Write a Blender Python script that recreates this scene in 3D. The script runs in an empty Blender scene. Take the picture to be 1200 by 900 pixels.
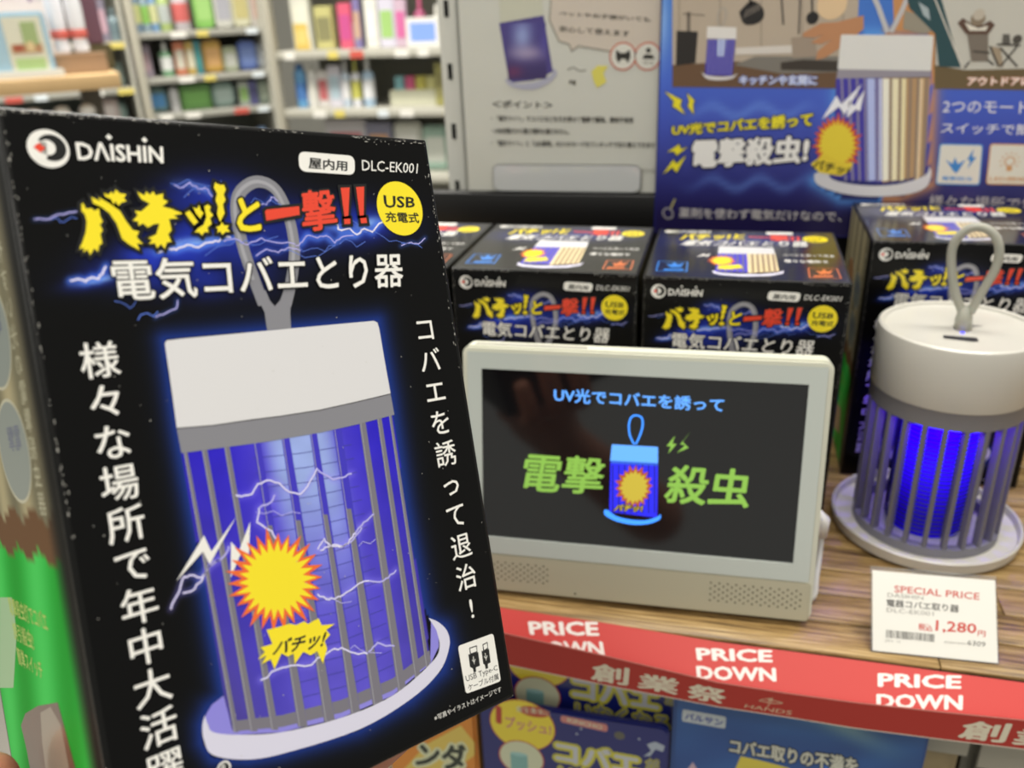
import bpy, bmesh, math, random
import numpy as np
from mathutils import Vector, Matrix
from mathutils.geometry import tessellate_polygon
random.seed(7)
S = bpy.context.scene
COL = S.collection

# ------------------------------------------------------------------ camera, light, exposure
R = np.array([[0.97075705, -0.06498254, 0.23110175], [0.23713505, 0.4094862, -0.88095858], [-0.03738605, 0.90999908, 0.41292125]])
C = np.array([0.04311008, -0.46064609, 0.30890042])
F = 1002.3
cam = bpy.data.cameras.new('camera'); co = bpy.data.objects.new('camera', cam); COL.objects.link(co)
M = Matrix([list(R[i]) + [C[i]] for i in range(3)] + [[0, 0, 0, 1]])
co.matrix_world = M
cam.sensor_width = 36; cam.sensor_fit = 'HORIZONTAL'; cam.lens = F / 1200 * 36
cam.clip_start = 0.01; cam.clip_end = 60
cam.dof.use_dof = True; cam.dof.focus_distance = 0.275; cam.dof.aperture_fstop = 12.0
S.camera = co

w = bpy.data.worlds.new('store_air'); S.world = w; w.use_nodes = True
w.node_tree.nodes['Background'].inputs[0].default_value = (1.0, 0.985, 0.90, 1)
w.node_tree.nodes['Background'].inputs[1].default_value = 0.37

def area(name, loc, sx, sy, power, col=(1, 0.96, 0.88), aim=None):
    l = bpy.data.lights.new(name, 'AREA'); l.shape = 'RECTANGLE'; l.size = sx; l.size_y = sy; l.energy = power; l.color = col
    o = bpy.data.objects.new(name, l); o.location = loc; COL.objects.link(o)
    if aim is not None:
        o.rotation_euler = (Vector(aim) - Vector(loc)).to_track_quat('-Z', 'Y').to_euler()
    return o
area('ceiling_light_over_display', (0.3, 0.1, 1.75), 1.2, 0.3, 23)
area('ceiling_light_over_aisle', (-0.6, -1.1, 1.75), 1.2, 0.3, 19)
area('ceiling_light_over_racks', (-1.3, 1.2, 1.9), 1.8, 0.4, 85)
area('ceiling_light_behind', (0.7, -1.6, 1.75), 1.2, 0.3, 12)
S.view_settings.view_transform = 'Standard'; S.view_settings.look = 'None'
S.view_settings.gamma = 1; S.view_settings.use_curve_mapping = False
S.view_settings.exposure = 0.18

# ------------------------------------------------------------------ helpers: colour and material
def lin(c):
    if isinstance(c, str):
        c = c.lstrip('#'); c = [int(c[i:i + 2], 16) / 255 for i in (0, 2, 4)]
    return tuple((x / 12.92 if x <= 0.04045 else ((x + 0.055) / 1.055) ** 2.4) for x in c)

_m = {}
def mat(col, rough=0.5, metal=0.0, coat=0.0, emit=0.0, alpha=1.0, trans=0.0, bump=0.0, bscale=400, var=0.0, spec=0.5, sss=0.0):
    key = (col, rough, metal, coat, emit, alpha, trans, bump, bscale, var, spec, sss)
    if key in _m: return _m[key]
    m = bpy.data.materials.new('surface'); m.use_nodes = True
    nt = m.node_tree; b = nt.nodes['Principled BSDF']
    c = lin(col) if isinstance(col, str) else col
    b.inputs['Base Color'].default_value = (*c, 1)
    b.inputs['Roughness'].default_value = rough; b.inputs['Metallic'].default_value = metal
    b.inputs['Coat Weight'].default_value = coat; b.inputs['Coat Roughness'].default_value = 0.08
    b.inputs['Specular IOR Level'].default_value = spec
    if sss: b.inputs['Subsurface Weight'].default_value = sss; b.inputs['Subsurface Radius'].default_value = (0.004, 0.0015, 0.0008)
    if emit:
        b.inputs['Emission Color'].default_value = (*c, 1); b.inputs['Emission Strength'].default_value = emit
    if trans: b.inputs['Transmission Weight'].default_value = trans
    if alpha < 1: b.inputs['Alpha'].default_value = alpha
    if bump or var:
        tc = nt.nodes.new('ShaderNodeTexCoord'); n = nt.nodes.new('ShaderNodeTexNoise'); n.inputs['Scale'].default_value = bscale
        n.inputs['Detail'].default_value = 3
        nt.links.new(tc.outputs['Object'], n.inputs['Vector'])
        if bump:
            bp = nt.nodes.new('ShaderNodeBump'); bp.inputs['Strength'].default_value = bump; bp.inputs['Distance'].default_value = 0.0005
            nt.links.new(n.outputs['Fac'], bp.inputs['Height']); nt.links.new(bp.outputs['Normal'], b.inputs['Normal'])
        if var:
            mx = nt.nodes.new('ShaderNodeMix'); mx.data_type = 'RGBA'
            mx.inputs[6].default_value = (*[x * (1 - var) for x in c], 1); mx.inputs[7].default_value = (*[min(1, x * (1 + var)) for x in c], 1)
            nt.links.new(n.outputs['Fac'], mx.inputs[0]); nt.links.new(mx.outputs[2], b.inputs['Base Color'])
    _m[key] = m
    return m

def mat_attr(rough=0.3, coat=0.6, emit=0.0, spec=0.5, bump=0.0):
    key = ('attr', rough, coat, emit, spec, bump)
    if key in _m: return _m[key]
    m = bpy.data.materials.new('printed_gradient'); m.use_nodes = True; nt = m.node_tree; b = nt.nodes['Principled BSDF']
    a = nt.nodes.new('ShaderNodeVertexColor'); a.layer_name = 'ink'
    nt.links.new(a.outputs['Color'], b.inputs['Base Color'])
    b.inputs['Roughness'].default_value = rough; b.inputs['Coat Weight'].default_value = coat; b.inputs['Coat Roughness'].default_value = 0.12
    b.inputs['Specular IOR Level'].default_value = spec
    if emit: nt.links.new(a.outputs['Color'], b.inputs['Emission Color']); b.inputs['Emission Strength'].default_value = emit
    if bump:
        tc = nt.nodes.new('ShaderNodeTexCoord'); n = nt.nodes.new('ShaderNodeTexNoise'); n.inputs['Scale'].default_value = 260; n.inputs['Detail'].default_value = 4
        bp = nt.nodes.new('ShaderNodeBump'); bp.inputs['Strength'].default_value = bump; bp.inputs['Distance'].default_value = 0.0004
        nt.links.new(tc.outputs['Object'], n.inputs['Vector']); nt.links.new(n.outputs['Fac'], bp.inputs['Height']); nt.links.new(bp.outputs['Normal'], b.inputs['Normal'])
    _m[key] = m; return m

# ------------------------------------------------------------------ helpers: rays and planes (pixel of the 1200x900 frame -> point on a real plane)
def ray(x, y): return R @ np.array([(x - 600) / F, -(y - 450) / F, -1.0])
class Frame:
    """a real plane in the place: origin O, in-plane axes u and v, outward normal n"""
    def __init__(s, O, u, v):
        s.O = np.array(O, float); s.u = np.array(u, float); s.u /= np.linalg.norm(s.u)
        s.v = np.array(v, float); s.v /= np.linalg.norm(s.v); s.n = np.cross(s.u, s.v)
    def uv(s, x, y):
        d = ray(x, y); t = ((s.O - C) @ s.n) / (d @ s.n); q = C + t * d - s.O
        return (float(q @ s.u), float(q @ s.v))
    def matrix(s):
        return Matrix([[s.u[i], s.v[i], s.n[i], s.O[i]] for i in range(3)] + [[0, 0, 0, 1]])
    def pix(s, u, v):
        """surface coords -> frame pixels, for arrays"""
        P = s.O + u[..., None] * s.u + v[..., None] * s.v - C
        q = P @ R
        return 600 + F * q[..., 0] / -q[..., 2], 450 - F * q[..., 1] / -q[..., 2]

# ------------------------------------------------------------------ helpers: objects
def link(name, me, parent=None):
    o = bpy.data.objects.new(name, me); COL.objects.link(o)
    if parent: o.parent = parent
    return o
def tag(o, label, cat, group=None):
    o['label'] = label; o['category'] = cat
    if group: o['group'] = group
    return o
def thing(name, label, cat, matrix=None, group=None):
    o = bpy.data.objects.new(name, None); o.empty_display_size = 0.02; COL.objects.link(o)
    if matrix is not None: o.matrix_world = matrix
    return tag(o, label, cat, group)
def copy_tree(o, parent=None):
    c = o.copy(); COL.objects.link(c)
    if parent: c.parent = parent
    for ch in [x for x in bpy.data.objects if x.parent == o]: copy_tree(ch, c)
    return c
def mesh(name, V, Fc, mats, idx=None, smooth=False):
    me = bpy.data.meshes.new(name); me.from_pydata([tuple(v) for v in V], [], Fc)
    for m in (mats if isinstance(mats, (list, tuple)) else [mats]): me.materials.append(m)
    if idx is not None: me.polygons.foreach_set('material_index', idx)
    if smooth: me.polygons.foreach_set('use_smooth', [True] * len(me.polygons))
    me.update(); return me
def box_me(x0, x1, y0, y1, z0, z1, m, bev=0.0, seg=2):
    bm = bmesh.new(); bmesh.ops.create_cube(bm, size=1)
    for v in bm.verts:
        v.co = Vector(((x0 + x1) / 2 + v.co.x * (x1 - x0), (y0 + y1) / 2 + v.co.y * (y1 - y0), (z0 + z1) / 2 + v.co.z * (z1 - z0)))
    if bev:
        bmesh.ops.bevel(bm, geom=bm.edges[:], offset=bev, segments=seg, affect='EDGES', profile=0.5)
    me = bpy.data.meshes.new('m'); bm.to_mesh(me); bm.free(); me.materials.append(m)
    if bev: me.polygons.foreach_set('use_smooth', [True] * len(me.polygons))
    if bev:
        try: me.set_sharp_from_angle(angle=math.radians(50))
        except Exception: pass
    return me
def lathe(prof, m, n=64, cx=0, cy=0, closed=False):
    V = []; Fc = []
    for r, z in prof:
        for k in range(n):
            a = 2 * math.pi * k / n; V.append((cx + r * math.cos(a), cy + r * math.sin(a), z))
    for i in range(len(prof) - 1):
        for k in range(n):
            Fc.append((i * n + k, i * n + (k + 1) % n, (i + 1) * n + (k + 1) % n, (i + 1) * n + k))
    if closed:
        Fc.append(tuple(reversed(range(n)))); Fc.append(tuple((len(prof) - 1) * n + k for k in range(n)))
    me = mesh('m', V, Fc, m, smooth=True)
    try: me.set_sharp_from_angle(angle=math.radians(40))
    except Exception: pass
    return me
def tube(pts, r, m, n=10, taper=None):
    pts = [Vector(p) for p in pts]; V = []; Fc = []
    up = Vector((0.13, 0.31, 0.94))
    for i, p in enumerate(pts):
        t = (pts[min(i + 1, len(pts) - 1)] - pts[max(i - 1, 0)]).normalized()
        a = t.cross(up)
        if a.length < 1e-3: a = t.cross(Vector((1, 0, 0)))
        a.normalize(); b = t.cross(a)
        rr = r if taper is None else r * taper[i]
        for k in range(n):
            an = 2 * math.pi * k / n; V.append(p + (a * math.cos(an) + b * math.sin(an)) * rr)
    for i in range(len(pts) - 1):
        for k in range(n): Fc.append((i * n + k, i * n + (k + 1) % n, (i + 1) * n + (k + 1) % n, (i + 1) * n + k))
    Fc.append(tuple(reversed(range(n)))); Fc.append(tuple((len(pts) - 1) * n + k for k in range(n)))
    return mesh('m', V, Fc, m, smooth=True)
def spline(P, k=8):
    P = [np.array(p, float) for p in P]; Q = [P[0]] + P + [P[-1]]; out = []
    for i in range(1, len(Q) - 2):
        a, b, c, d = Q[i - 1:i + 3]
        for j in range(k):
            t = j / k; out.append(0.5 * ((2 * b) + (-a + c) * t + (2 * a - 5 * b + 4 * c - d) * t * t + (-a + 3 * b - 3 * c + d) * t ** 3))
    out.append(P[-1]); return out

# ------------------------------------------------------------------ helpers: flat print
_g = {}
def glyphs(text, weight=0.0, res=2, shear=0.0):
    key = (text, weight, res, shear)
    if key in _g: return _g[key]
    cu = bpy.data.curves.new('t', 'FONT'); cu.body = text; cu.size = 1; cu.resolution_u = res; cu.offset = weight; cu.shear = shear
    o = bpy.data.objects.new('t', cu); COL.objects.link(o)
    bpy.context.view_layer.update()
    me = bpy.data.meshes.new_from_object(o.evaluated_get(bpy.context.evaluated_depsgraph_get()))
    V = np.array([v.co[:2] for v in me.vertices]) if len(me.vertices) else np.zeros((0, 2)); Fc = [tuple(p.vertices) for p in me.polygons]
    bpy.data.objects.remove(o); bpy.data.curves.remove(cu); bpy.data.meshes.remove(me)
    _g[key] = (V, Fc); return _g[key]

STEP = 0.00002
class Ink:
    """flat print on one face; coordinates are surface u,v; .p() takes frame pixels through the face's own plane"""
    def __init__(s, frame, axes=((1, 0, 0), (0, 1, 0), (0, 0, 1)), off=(0, 0, 0), step=STEP):
        s.f = frame; s.ax = np.array(axes, float); s.off = np.array(off, float); s.step = step; s.clear()
    def clear(s): s.V = []; s.F = []; s.I = []; s.mats = []
    def P(s, pts): return [s.f.uv(x, y) for x, y in pts]
    def _add(s, uv, faces, m, layer):
        n = len(s.V); h = s.step * (1 + layer)
        for u, v in uv: s.V.append(tuple(s.off + u * s.ax[0] + v * s.ax[1] + h * s.ax[2]))
        if m not in s.mats: s.mats.append(m)
        i = s.mats.index(m)
        for f in faces: s.F.append(tuple(n + k for k in f)); s.I.append(i)
    def poly(s, pts, m, layer=0, px=True):
        uv = s.P(pts) if px else pts
        tr = tessellate_polygon([[Vector((a * 1000, b * 1000, 0)) for a, b in uv]])
        s._add(uv, tr, m, layer)
    def stroke(s, pts, wd, m, layer=0, px=True, closed=False, caps=True):
        uv = [np.array(q) for q in (s.P(pts) if px else pts)]
        if closed: uv.append(uv[0])
        n = len(uv)
        def nrm(a, b):
            d = b - a; L = np.linalg.norm(d); return np.array([-d[1], d[0]]) / max(L, 1e-12)
        cl = closed; A = []; B = []
        if closed: uv = uv[:-1]; n -= 1
        for i in range(n):
            n0 = nrm(uv[i - 1], uv[i]) if (i > 0 or cl) else None; n1 = nrm(uv[i], uv[(i + 1) % n]) if (i < n - 1 or cl) else None
            if n0 is None: t = n1
            elif n1 is None: t = n0
            else:
                t = n0 + n1; L = np.linalg.norm(t); t = t / L if L > 1e-6 else n1
                t = t / max(0.7, float(t @ n1))
            A.append(uv[i] + t * wd / 2); B.append(uv[i] - t * wd / 2)
        s._add(A + B, [(i, n + i, n + (i + 1) % n, (i + 1) % n) for i in range(n if cl else n - 1)], m, layer)
    def disc(s, c, r, m, layer=0, n=40, px=True, ry=None):
        c = s.P([c])[0] if px else c
        ry = r if ry is None else ry
        s._add([(c[0] + r * math.cos(2 * math.pi * k / n), c[1] + ry * math.sin(2 * math.pi * k / n)) for k in range(n)], [tuple(range(n))], m, layer)
    def quadmap(s, Q, st):
        a, b, c, d = [np.array(q) for q in Q]    # TL TR BR BL ; st 0..1, t up
        x = st[:, :1]; y = st[:, 1:]
        return (d * (1 - x) + c * x) * (1 - y) + (a * (1 - x) + b * x) * y
    def text(s, t, Q, m, layer=0, weight=0.0, px=True, outline=None, ow=0.03, shear=0.0, res=2):
        """the ink of t fills the four corners Q (TL TR BR BL)"""
        Q = s.P(Q) if px else Q
        V, Fc = glyphs(t, 0.0, res, shear)
        if not len(V): return
        weight *= 0.75
        lo, hi = V.min(0) - weight, V.max(0) + weight
        for r_, n_, mm, ly in ((weight, 6, m, layer),) + (((weight + ow, 12, outline, layer - 0.6),) if outline else ()):
            offs = [(0, 0)] + ([(r_ * math.cos(a), r_ * math.sin(a)) for a in np.linspace(0, 2 * math.pi, n_, endpoint=False)] if r_ > .002 else [])
            if r_ > .002 and mm is m: offs = offs[1:]
            for j_, d_ in enumerate(offs): s._add(s.quadmap(Q, (V + np.array(d_) - lo) / (hi - lo)), Fc, mm, ly + j_ * 0.03)
    def vtext(s, t, p0, p1, size, m, layer=0, weight=0.0, ends=True, angle=0.0):
        """upright characters down a column, centres from p0 to p1"""
        a, b = [np.array(q) for q in s.P([p0, p1])]
        for i, ch in enumerate(t):
            c = a + (b - a) * i / (len(t) - 1)
            V, Fc = glyphs(ch)
            cx_ = (V[:, 0].min() + V[:, 0].max()) / 2 if ch in '!' else 0.5
            for j_, d_ in enumerate(((0, 0),) if not weight else ((weight, 0), (-weight, 0), (0, weight * .6), (0, -weight * .6))): s._add(c + (V + np.array(d_) - np.array([cx_, 0.375])) * size, Fc, m, layer + j_ * .03)
    def rrect(s, Q, r, m, layer=0, px=True):
        Q = [np.array(q) for q in (s.P(Q) if px else Q)]; out = []
        for i in range(4):
            p, a, b = Q[i], Q[i - 1], Q[(i + 1) % 4]
            da = (a - p) / np.linalg.norm(a - p); db = (b - p) / np.linalg.norm(b - p)
            for k in range(6):
                t = k / 5; q = (p + da * r) * (1 - t) ** 2 + p * 2 * t * (1 - t) + (p + db * r) * t * t; out.append(tuple(q))
        s.poly(out, m, layer, px=False)
    def build(s, name, parent, label=None):
        me = mesh(name, s.V, s.F, s.mats, s.I); s.clear()
        o = link(name, me, parent)
        if label: o['label'] = label
        return o
    def grid(s, name, parent, u0, u1, v0, v1, nu, nv, fn, m, layer=0, label=None):
        """a fine sheet whose printed colour is fn(px, py) -> sRGB rows"""
        U, Vv = np.meshgrid(np.linspace(u0, u1, nu), np.linspace(v0, v1, nv)); X, Y = s.f.pix(U, Vv)
        col = np.clip(fn(X.ravel(), Y.ravel()), 0, 1); L = np.where(col <= 0.04045, col / 12.92, ((col + 0.055) / 1.055) ** 2.4)
        P = s.off + U.ravel()[:, None] * s.ax[0] + Vv.ravel()[:, None] * s.ax[1] + s.step * (1 + layer) * s.ax[2]
        i = np.arange((nv - 1) * nu).reshape(nv - 1, nu)[:, :-1].ravel()
        q = np.stack([i, i + 1, i + nu + 1, i + nu], 1)
        me = bpy.data.meshes.new(name); me.from_pydata(P.tolist(), [], q.tolist()); me.materials.append(m)
        ca = me.color_attributes.new('ink', 'FLOAT_COLOR', 'POINT')
        ca.data.foreach_set('color', np.concatenate([L, np.ones((len(L), 1))], 1).ravel().astype(np.float32))
        o = link(name, me, parent)
        if label: o['label'] = label
        return o

def dist_poly(X, Y, pts):
    d = np.full(X.shape, 1e9); P = np.array(pts, float); inside = np.zeros(X.shape, bool)
    for i in range(len(P)):
        a, b = P[i - 1], P[i]; ab = b - a; t = np.clip(((X - a[0]) * ab[0] + (Y - a[1]) * ab[1]) / (ab @ ab + 1e-12), 0, 1)
        d = np.minimum(d, np.hypot(X - a[0] - t * ab[0], Y - a[1] - t * ab[1]))
        c = (a[1] > Y) != (b[1] > Y)
        with np.errstate(divide='ignore', invalid='ignore'):
            xi = (b[0] - a[0]) * (Y - a[1]) / (b[1] - a[1] + 1e-12) + a[0]
        inside ^= c & (X < xi)
    return d, inside
def smooth_noise(X, Y, sc, seed):
    rs = np.random.RandomState(seed); out = 0
    for k in range(5):
        a = rs.rand() * 6.28; fr = sc * (0.6 + rs.rand() * 1.6); out = out + np.sin((X * math.cos(a) + Y * math.sin(a)) * fr + rs.rand() * 6.28 + 1.5 * np.sin((X * math.sin(a) - Y * math.cos(a)) * fr * 0.7))
    return out / 5

# ------------------------------------------------------------------ materials
CARD = mat('#050504', 0.3, coat=0.22, spec=0.25, bump=0.25, bscale=300)
INKC = dict(rough=0.28, coat=0.5)
WHITE = mat('#f0eee8', **INKC); BLACK = mat('#060606', **INKC); YEL = mat('#f7e21e', **INKC); RED = mat('#e8442a', **INKC)
GREYP = mat('#85858c', **INKC); GREYL = mat('#a3a3aa', **INKC); ORG = mat('#ef6a2c', **INKC); LIL = mat('#b9b4f4', **INKC); BLT = mat('#e9e6ff', **INKC)
CAPW = mat('#dcdbdd', **INKC); SLAT = mat('#77747f', **INKC); SLATD = mat('#3a2fc0', **INKC); GRIDL = mat('#3a3a9a', **INKC)
VIO = mat('#8d86e0', **INKC); BAND = mat('#d9d7ea', **INKC); CYN = mat('#9ad8ee', **INKC)
PBLU = mat('#2f7fd8', **INKC); PORG = mat('#d2703c', **INKC); WARM = mat('#e8d7a8', **INKC); WARMD = mat('#9a8065', **INKC)

# ------------------------------------------------------------------ setting
def struct(name, me):
    o = link(name, me); o['kind'] = 'structure'; return o
struct('floor', box_me(-8, 4, -3, 8, -1.06, -1.0, mat('#8f8c84', 0.35, bump=0.1, bscale=3, var=0.05)))
struct('wall_back', box_me(-8, 4, 6.0, 6.1, -1.0, 2.2, mat('#b9b7ae', 0.7, bump=0.1, bscale=4)))

# ------------------------------------------------------------------ display shelf with real planks
shelf = thing('display_shelf', 'wood-plank topped display shelf with a black rear panel carrying the promotion boards', 'shelf', Matrix.Translation((0.1, 0.05, -0.012)))
def wood_mat(k):
    m = bpy.data.materials.new('wood_plank'); m.use_nodes = True; nt = m.node_tree; b = nt.nodes['Principled BSDF']
    tc = nt.nodes.new('ShaderNodeTexCoord'); mp = nt.nodes.new('ShaderNodeMapping'); mp.inputs['Scale'].default_value = (10, 380, 60); mp.inputs['Location'].default_value = (k * 3.1, k * 7.7, 0)
    n = nt.nodes.new('ShaderNodeTexNoise'); n.inputs['Scale'].default_value = 1.6; n.inputs['Detail'].default_value = 7; n.inputs['Roughness'].default_value = 0.65; n.inputs['Distortion'].default_value = 0.6
    cr = nt.nodes.new('ShaderNodeValToRGB'); e = cr.color_ramp.elements
    e[0].position = 0.33; e[0].color = (*lin('#3c2c18'), 1); e[1].position = 0.68; e[1].color = (*lin('#cdb182'), 1)
    x = e.new(0.45); x.color = (*lin('#84683f'), 1); x = e.new(0.55); x.color = (*lin('#a88a58'), 1)
    for a, b_ in ((tc.outputs['Object'], mp.inputs['Vector']), (mp.outputs['Vector'], n.inputs['Vector']), (n.outputs['Fac'], cr.inputs['Fac'])): nt.links.new(a, b_)
    hs = nt.nodes.new('ShaderNodeHueSaturation'); hs.inputs['Value'].default_value = (0.92, 1.06, 1.0)[k % 3]
    nt.links.new(cr.outputs['Color'], hs.inputs['Color']); nt.links.new(hs.outputs['Color'], b.inputs['Base Color'])
    bp = nt.nodes.new('ShaderNodeBump'); bp.inputs['Strength'].default_value = 0.5; bp.inputs['Distance'].default_value = 0.0005
    nt.links.new(n.outputs['Fac'], bp.inputs['Height']); nt.links.new(bp.outputs['Normal'], b.inputs['Normal'])
    b.inputs['Roughness'].default_value = 0.37
    return m
WM = [wood_mat(k) for k in range(4)]
def part(name, me, parent, label=None):
    """me is in world coordinates; parent is unrotated"""
    o = link(name, me, parent); me.transform(Matrix.Translation(-parent.location))
    if label: o['label'] = label
    return o
part('shelf_board', box_me(-0.42, 0.62, -0.094, 0.228, -0.016, -0.0022, mat('#2a2621', 0.6)), shelf, 'dark board under the planks')
k = 0; y = -0.0970
while y < 0.215:
    x = -0.42 - 0.1 * (k % 3)
    while x < 0.62:
        x1 = x + 0.29 + 0.06 * ((k * 7) % 3)
        a, b = max(x, -0.42), min(x1, 0.62)
        if b - a > 0.01:
            part('plank', box_me(a + 0.0003, b - 0.0003, y + 0.0004, y + 0.0236, -0.0024, 0, WM[(k + int(x1 * 10)) % 4], 0.0004, 1), shelf)
        x = x1
    y += 0.0240; k += 1
part('back_panel', box_me(-0.152, 0.62, 0.222, 0.228, -0.012, 0.62, mat('#1c1c1e', 0.5, bump=0.1, bscale=200)), shelf)
part('rear_rail', box_me(-0.36, 0.62, 0.200, 0.212, 0.139, 0.166, mat('#101011', 0.45), 0.001), shelf, 'black rail along the foot of the boards')
part('rear_kickboard', box_me(-0.36, 0.62, 0.212, 0.2215, 0.0, 0.139, mat('#0e0e0f', 0.6)), shelf)
for a in (-0.185, 0.56):
    part('upright', box_me(a - 0.0005, a + 0.0145, 0.229, 0.249, -1.0, 0.66, mat('#c9c9c1', 0.45), 0.001), shelf, 'slotted pale metal post')
sl = bmesh.new()
for kz in range(16):
    z = -0.02 + kz * 0.05 * 0.92
    bmesh.ops.create_cube(sl, size=1, matrix=Matrix.Translation((-0.178, 0.2287, z)) @ Matrix.Diagonal((0.0035, 0.0012, 0.012, 1)))
me = bpy.data.meshes.new('slots'); sl.to_mesh(me); sl.free(); me.materials.append(mat('#0a0a0a', 0.8)); part('post_slots', me, shelf)['kind'] = 'stuff'
part('lower_shelf_board', box_me(-0.42, 0.62, -0.09, 0.228, -0.345, -0.33, mat('#b9a98c', 0.5)), shelf, 'pale lower shelf board')
part('lower_back_panel', box_me(-0.42, 0.62, 0.215, 0.2275, -0.33, -0.0162, mat('#3a3733', 0.6)), shelf)

# ------------------------------------------------------------------ the carton: body, front print, top print, side print
W, H, D = 0.110, 0.16437, 0.10563
T = np.array([-0.06865944, -0.36664173, 0.14276056])
RH = np.array([[0.55273277, -0.80554007, -0.2135221], [0.81226916, 0.46348452, 0.35411991], [-0.18629359, -0.3691711, 0.91049843]])
HAND_M = Matrix([list(RH[i]) + [T[i]] for i in range(3)] + [[0, 0, 0, 1]])
held = thing('insect_zapper_carton', 'black glossy carton held up close at the left, white lamp picture and yellow lettering', 'box', HAND_M)
body = link('carton_body', box_me(0, W, 0, D, 0, H, CARD, 0.0007, 3), held)

FF = Frame(T, RH[:, 0], RH[:, 2])                       # front face plane, n points to the viewer
ink = Ink(FF, ((1, 0, 0), (0, 0, 1), (0, -1, 0)))
lamp_out = [(193, 399), (442, 377), (457, 461), (475, 592), (496, 710), (504, 727), (520, 735), (526, 758), (518, 785), (480, 820), (420, 855), (330, 882), (290, 890), (250, 888), (238, 870), (237, 850), (245, 830), (262, 815), (241, 690), (207, 501)]
cage = [(207, 501), (290, 492), (375, 480), (457, 461), (475, 592), (496, 710), (505, 775), (460, 812), (400, 838), (330, 852), (272, 858), (262, 815), (241, 690), (213, 530)]
bolts = [
    [(276, 580), (282, 582), (295, 579), (302, 567), (312, 563), (327, 566), (340, 577), (352, 579), (360, 570), (371, 549), (380, 556), (390, 562), (400, 560), (412, 555)],
    [(372, 696), (382, 702), (392, 702), (402, 697), (410, 692), (427, 681), (445, 682), (455, 677), (464, 668)],
    [(305, 797), (326, 784), (340, 780), (365, 779), (377, 769), (388, 762), (400, 759), (415, 765), (430, 766), (437, 758), (442, 753), (452, 757), (462, 757)],
    [(372, 644), (380, 631), (387, 640), (398, 641), (408, 637), (414, 626), (420, 619), (430, 610), (438, 602)],
    [(200, 714), (206, 700), (214, 678), (222, 674), (236, 677), (246, 662), (262, 652), (268, 640)],
    [(214, 695), (228, 690), (238, 676), (244, 664), (258, 655)],
    [(375, 645), (383, 641), (391, 638), (402, 640), (414, 632), (424, 618)],
    [(340, 660), (330, 640), (318, 622), (301, 612), (303, 596), (318, 588), (322, 580)]]
bolts2 = [
    [(184, 296), (197, 291), (206, 293), (219, 287), (232, 290), (246, 284), (256, 283), (262, 277), (270, 278)],
    [(82, 329), (92, 327), (100, 330), (108, 325), (115, 327), (121, 318), (124, 312)],
    [(392, 262), (400, 270), (410, 268), (418, 275), (427, 268), (436, 272), (444, 262), (456, 256)],
    [(346, 288), (354, 284), (360, 276), (372, 279), (382, 276), (392, 285), (400, 278), (414, 276)],
    [(203, 216), (214, 220), (222, 214), (232, 222), (240, 220), (248, 230), (262, 227)],
    [(296, 246), (304, 238), (312, 240), (318, 231), (326, 236)],
    [(40, 257), (58, 257), (66, 252), (78, 250), (90, 248)],
    [(208, 352), (206, 362), (196, 366), (182, 372)],
    [(262, 283), (276, 280), (290, 287), (306, 279), (322, 284), (346, 286)],
    [(470, 288), (482, 284), (490, 286), (498, 279)],
    [(300, 300), (312, 292), (326, 296), (338, 290), (352, 294)]]
def lite(L, seed, k=3):
    r = random.Random(seed); out = [L[0]]
    for a, b in zip(L, L[1:]):
        for q in range(1, k + 1):
            t = q / k; j_ = 0 if q == k else 1.3; out.append((a[0] + (b[0] - a[0]) * t + r.uniform(-j_, j_), a[1] + (b[1] - a[1]) * t + r.uniform(-j_, j_)))
    return out
def dist_line(X, Y, L):
    d = np.full(X.shape, 1e9)
    for a, b in zip(L, L[1:]):
        a = np.array(a, float); ab = np.array(b, float) - a; t = np.clip(((X - a[0]) * ab[0] + (Y - a[1]) * ab[1]) / (ab @ ab + 1e-12), 0, 1); d = np.minimum(d, np.hypot(X - a[0] - t * ab[0], Y - a[1] - t * ab[1]))
    return d
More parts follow.
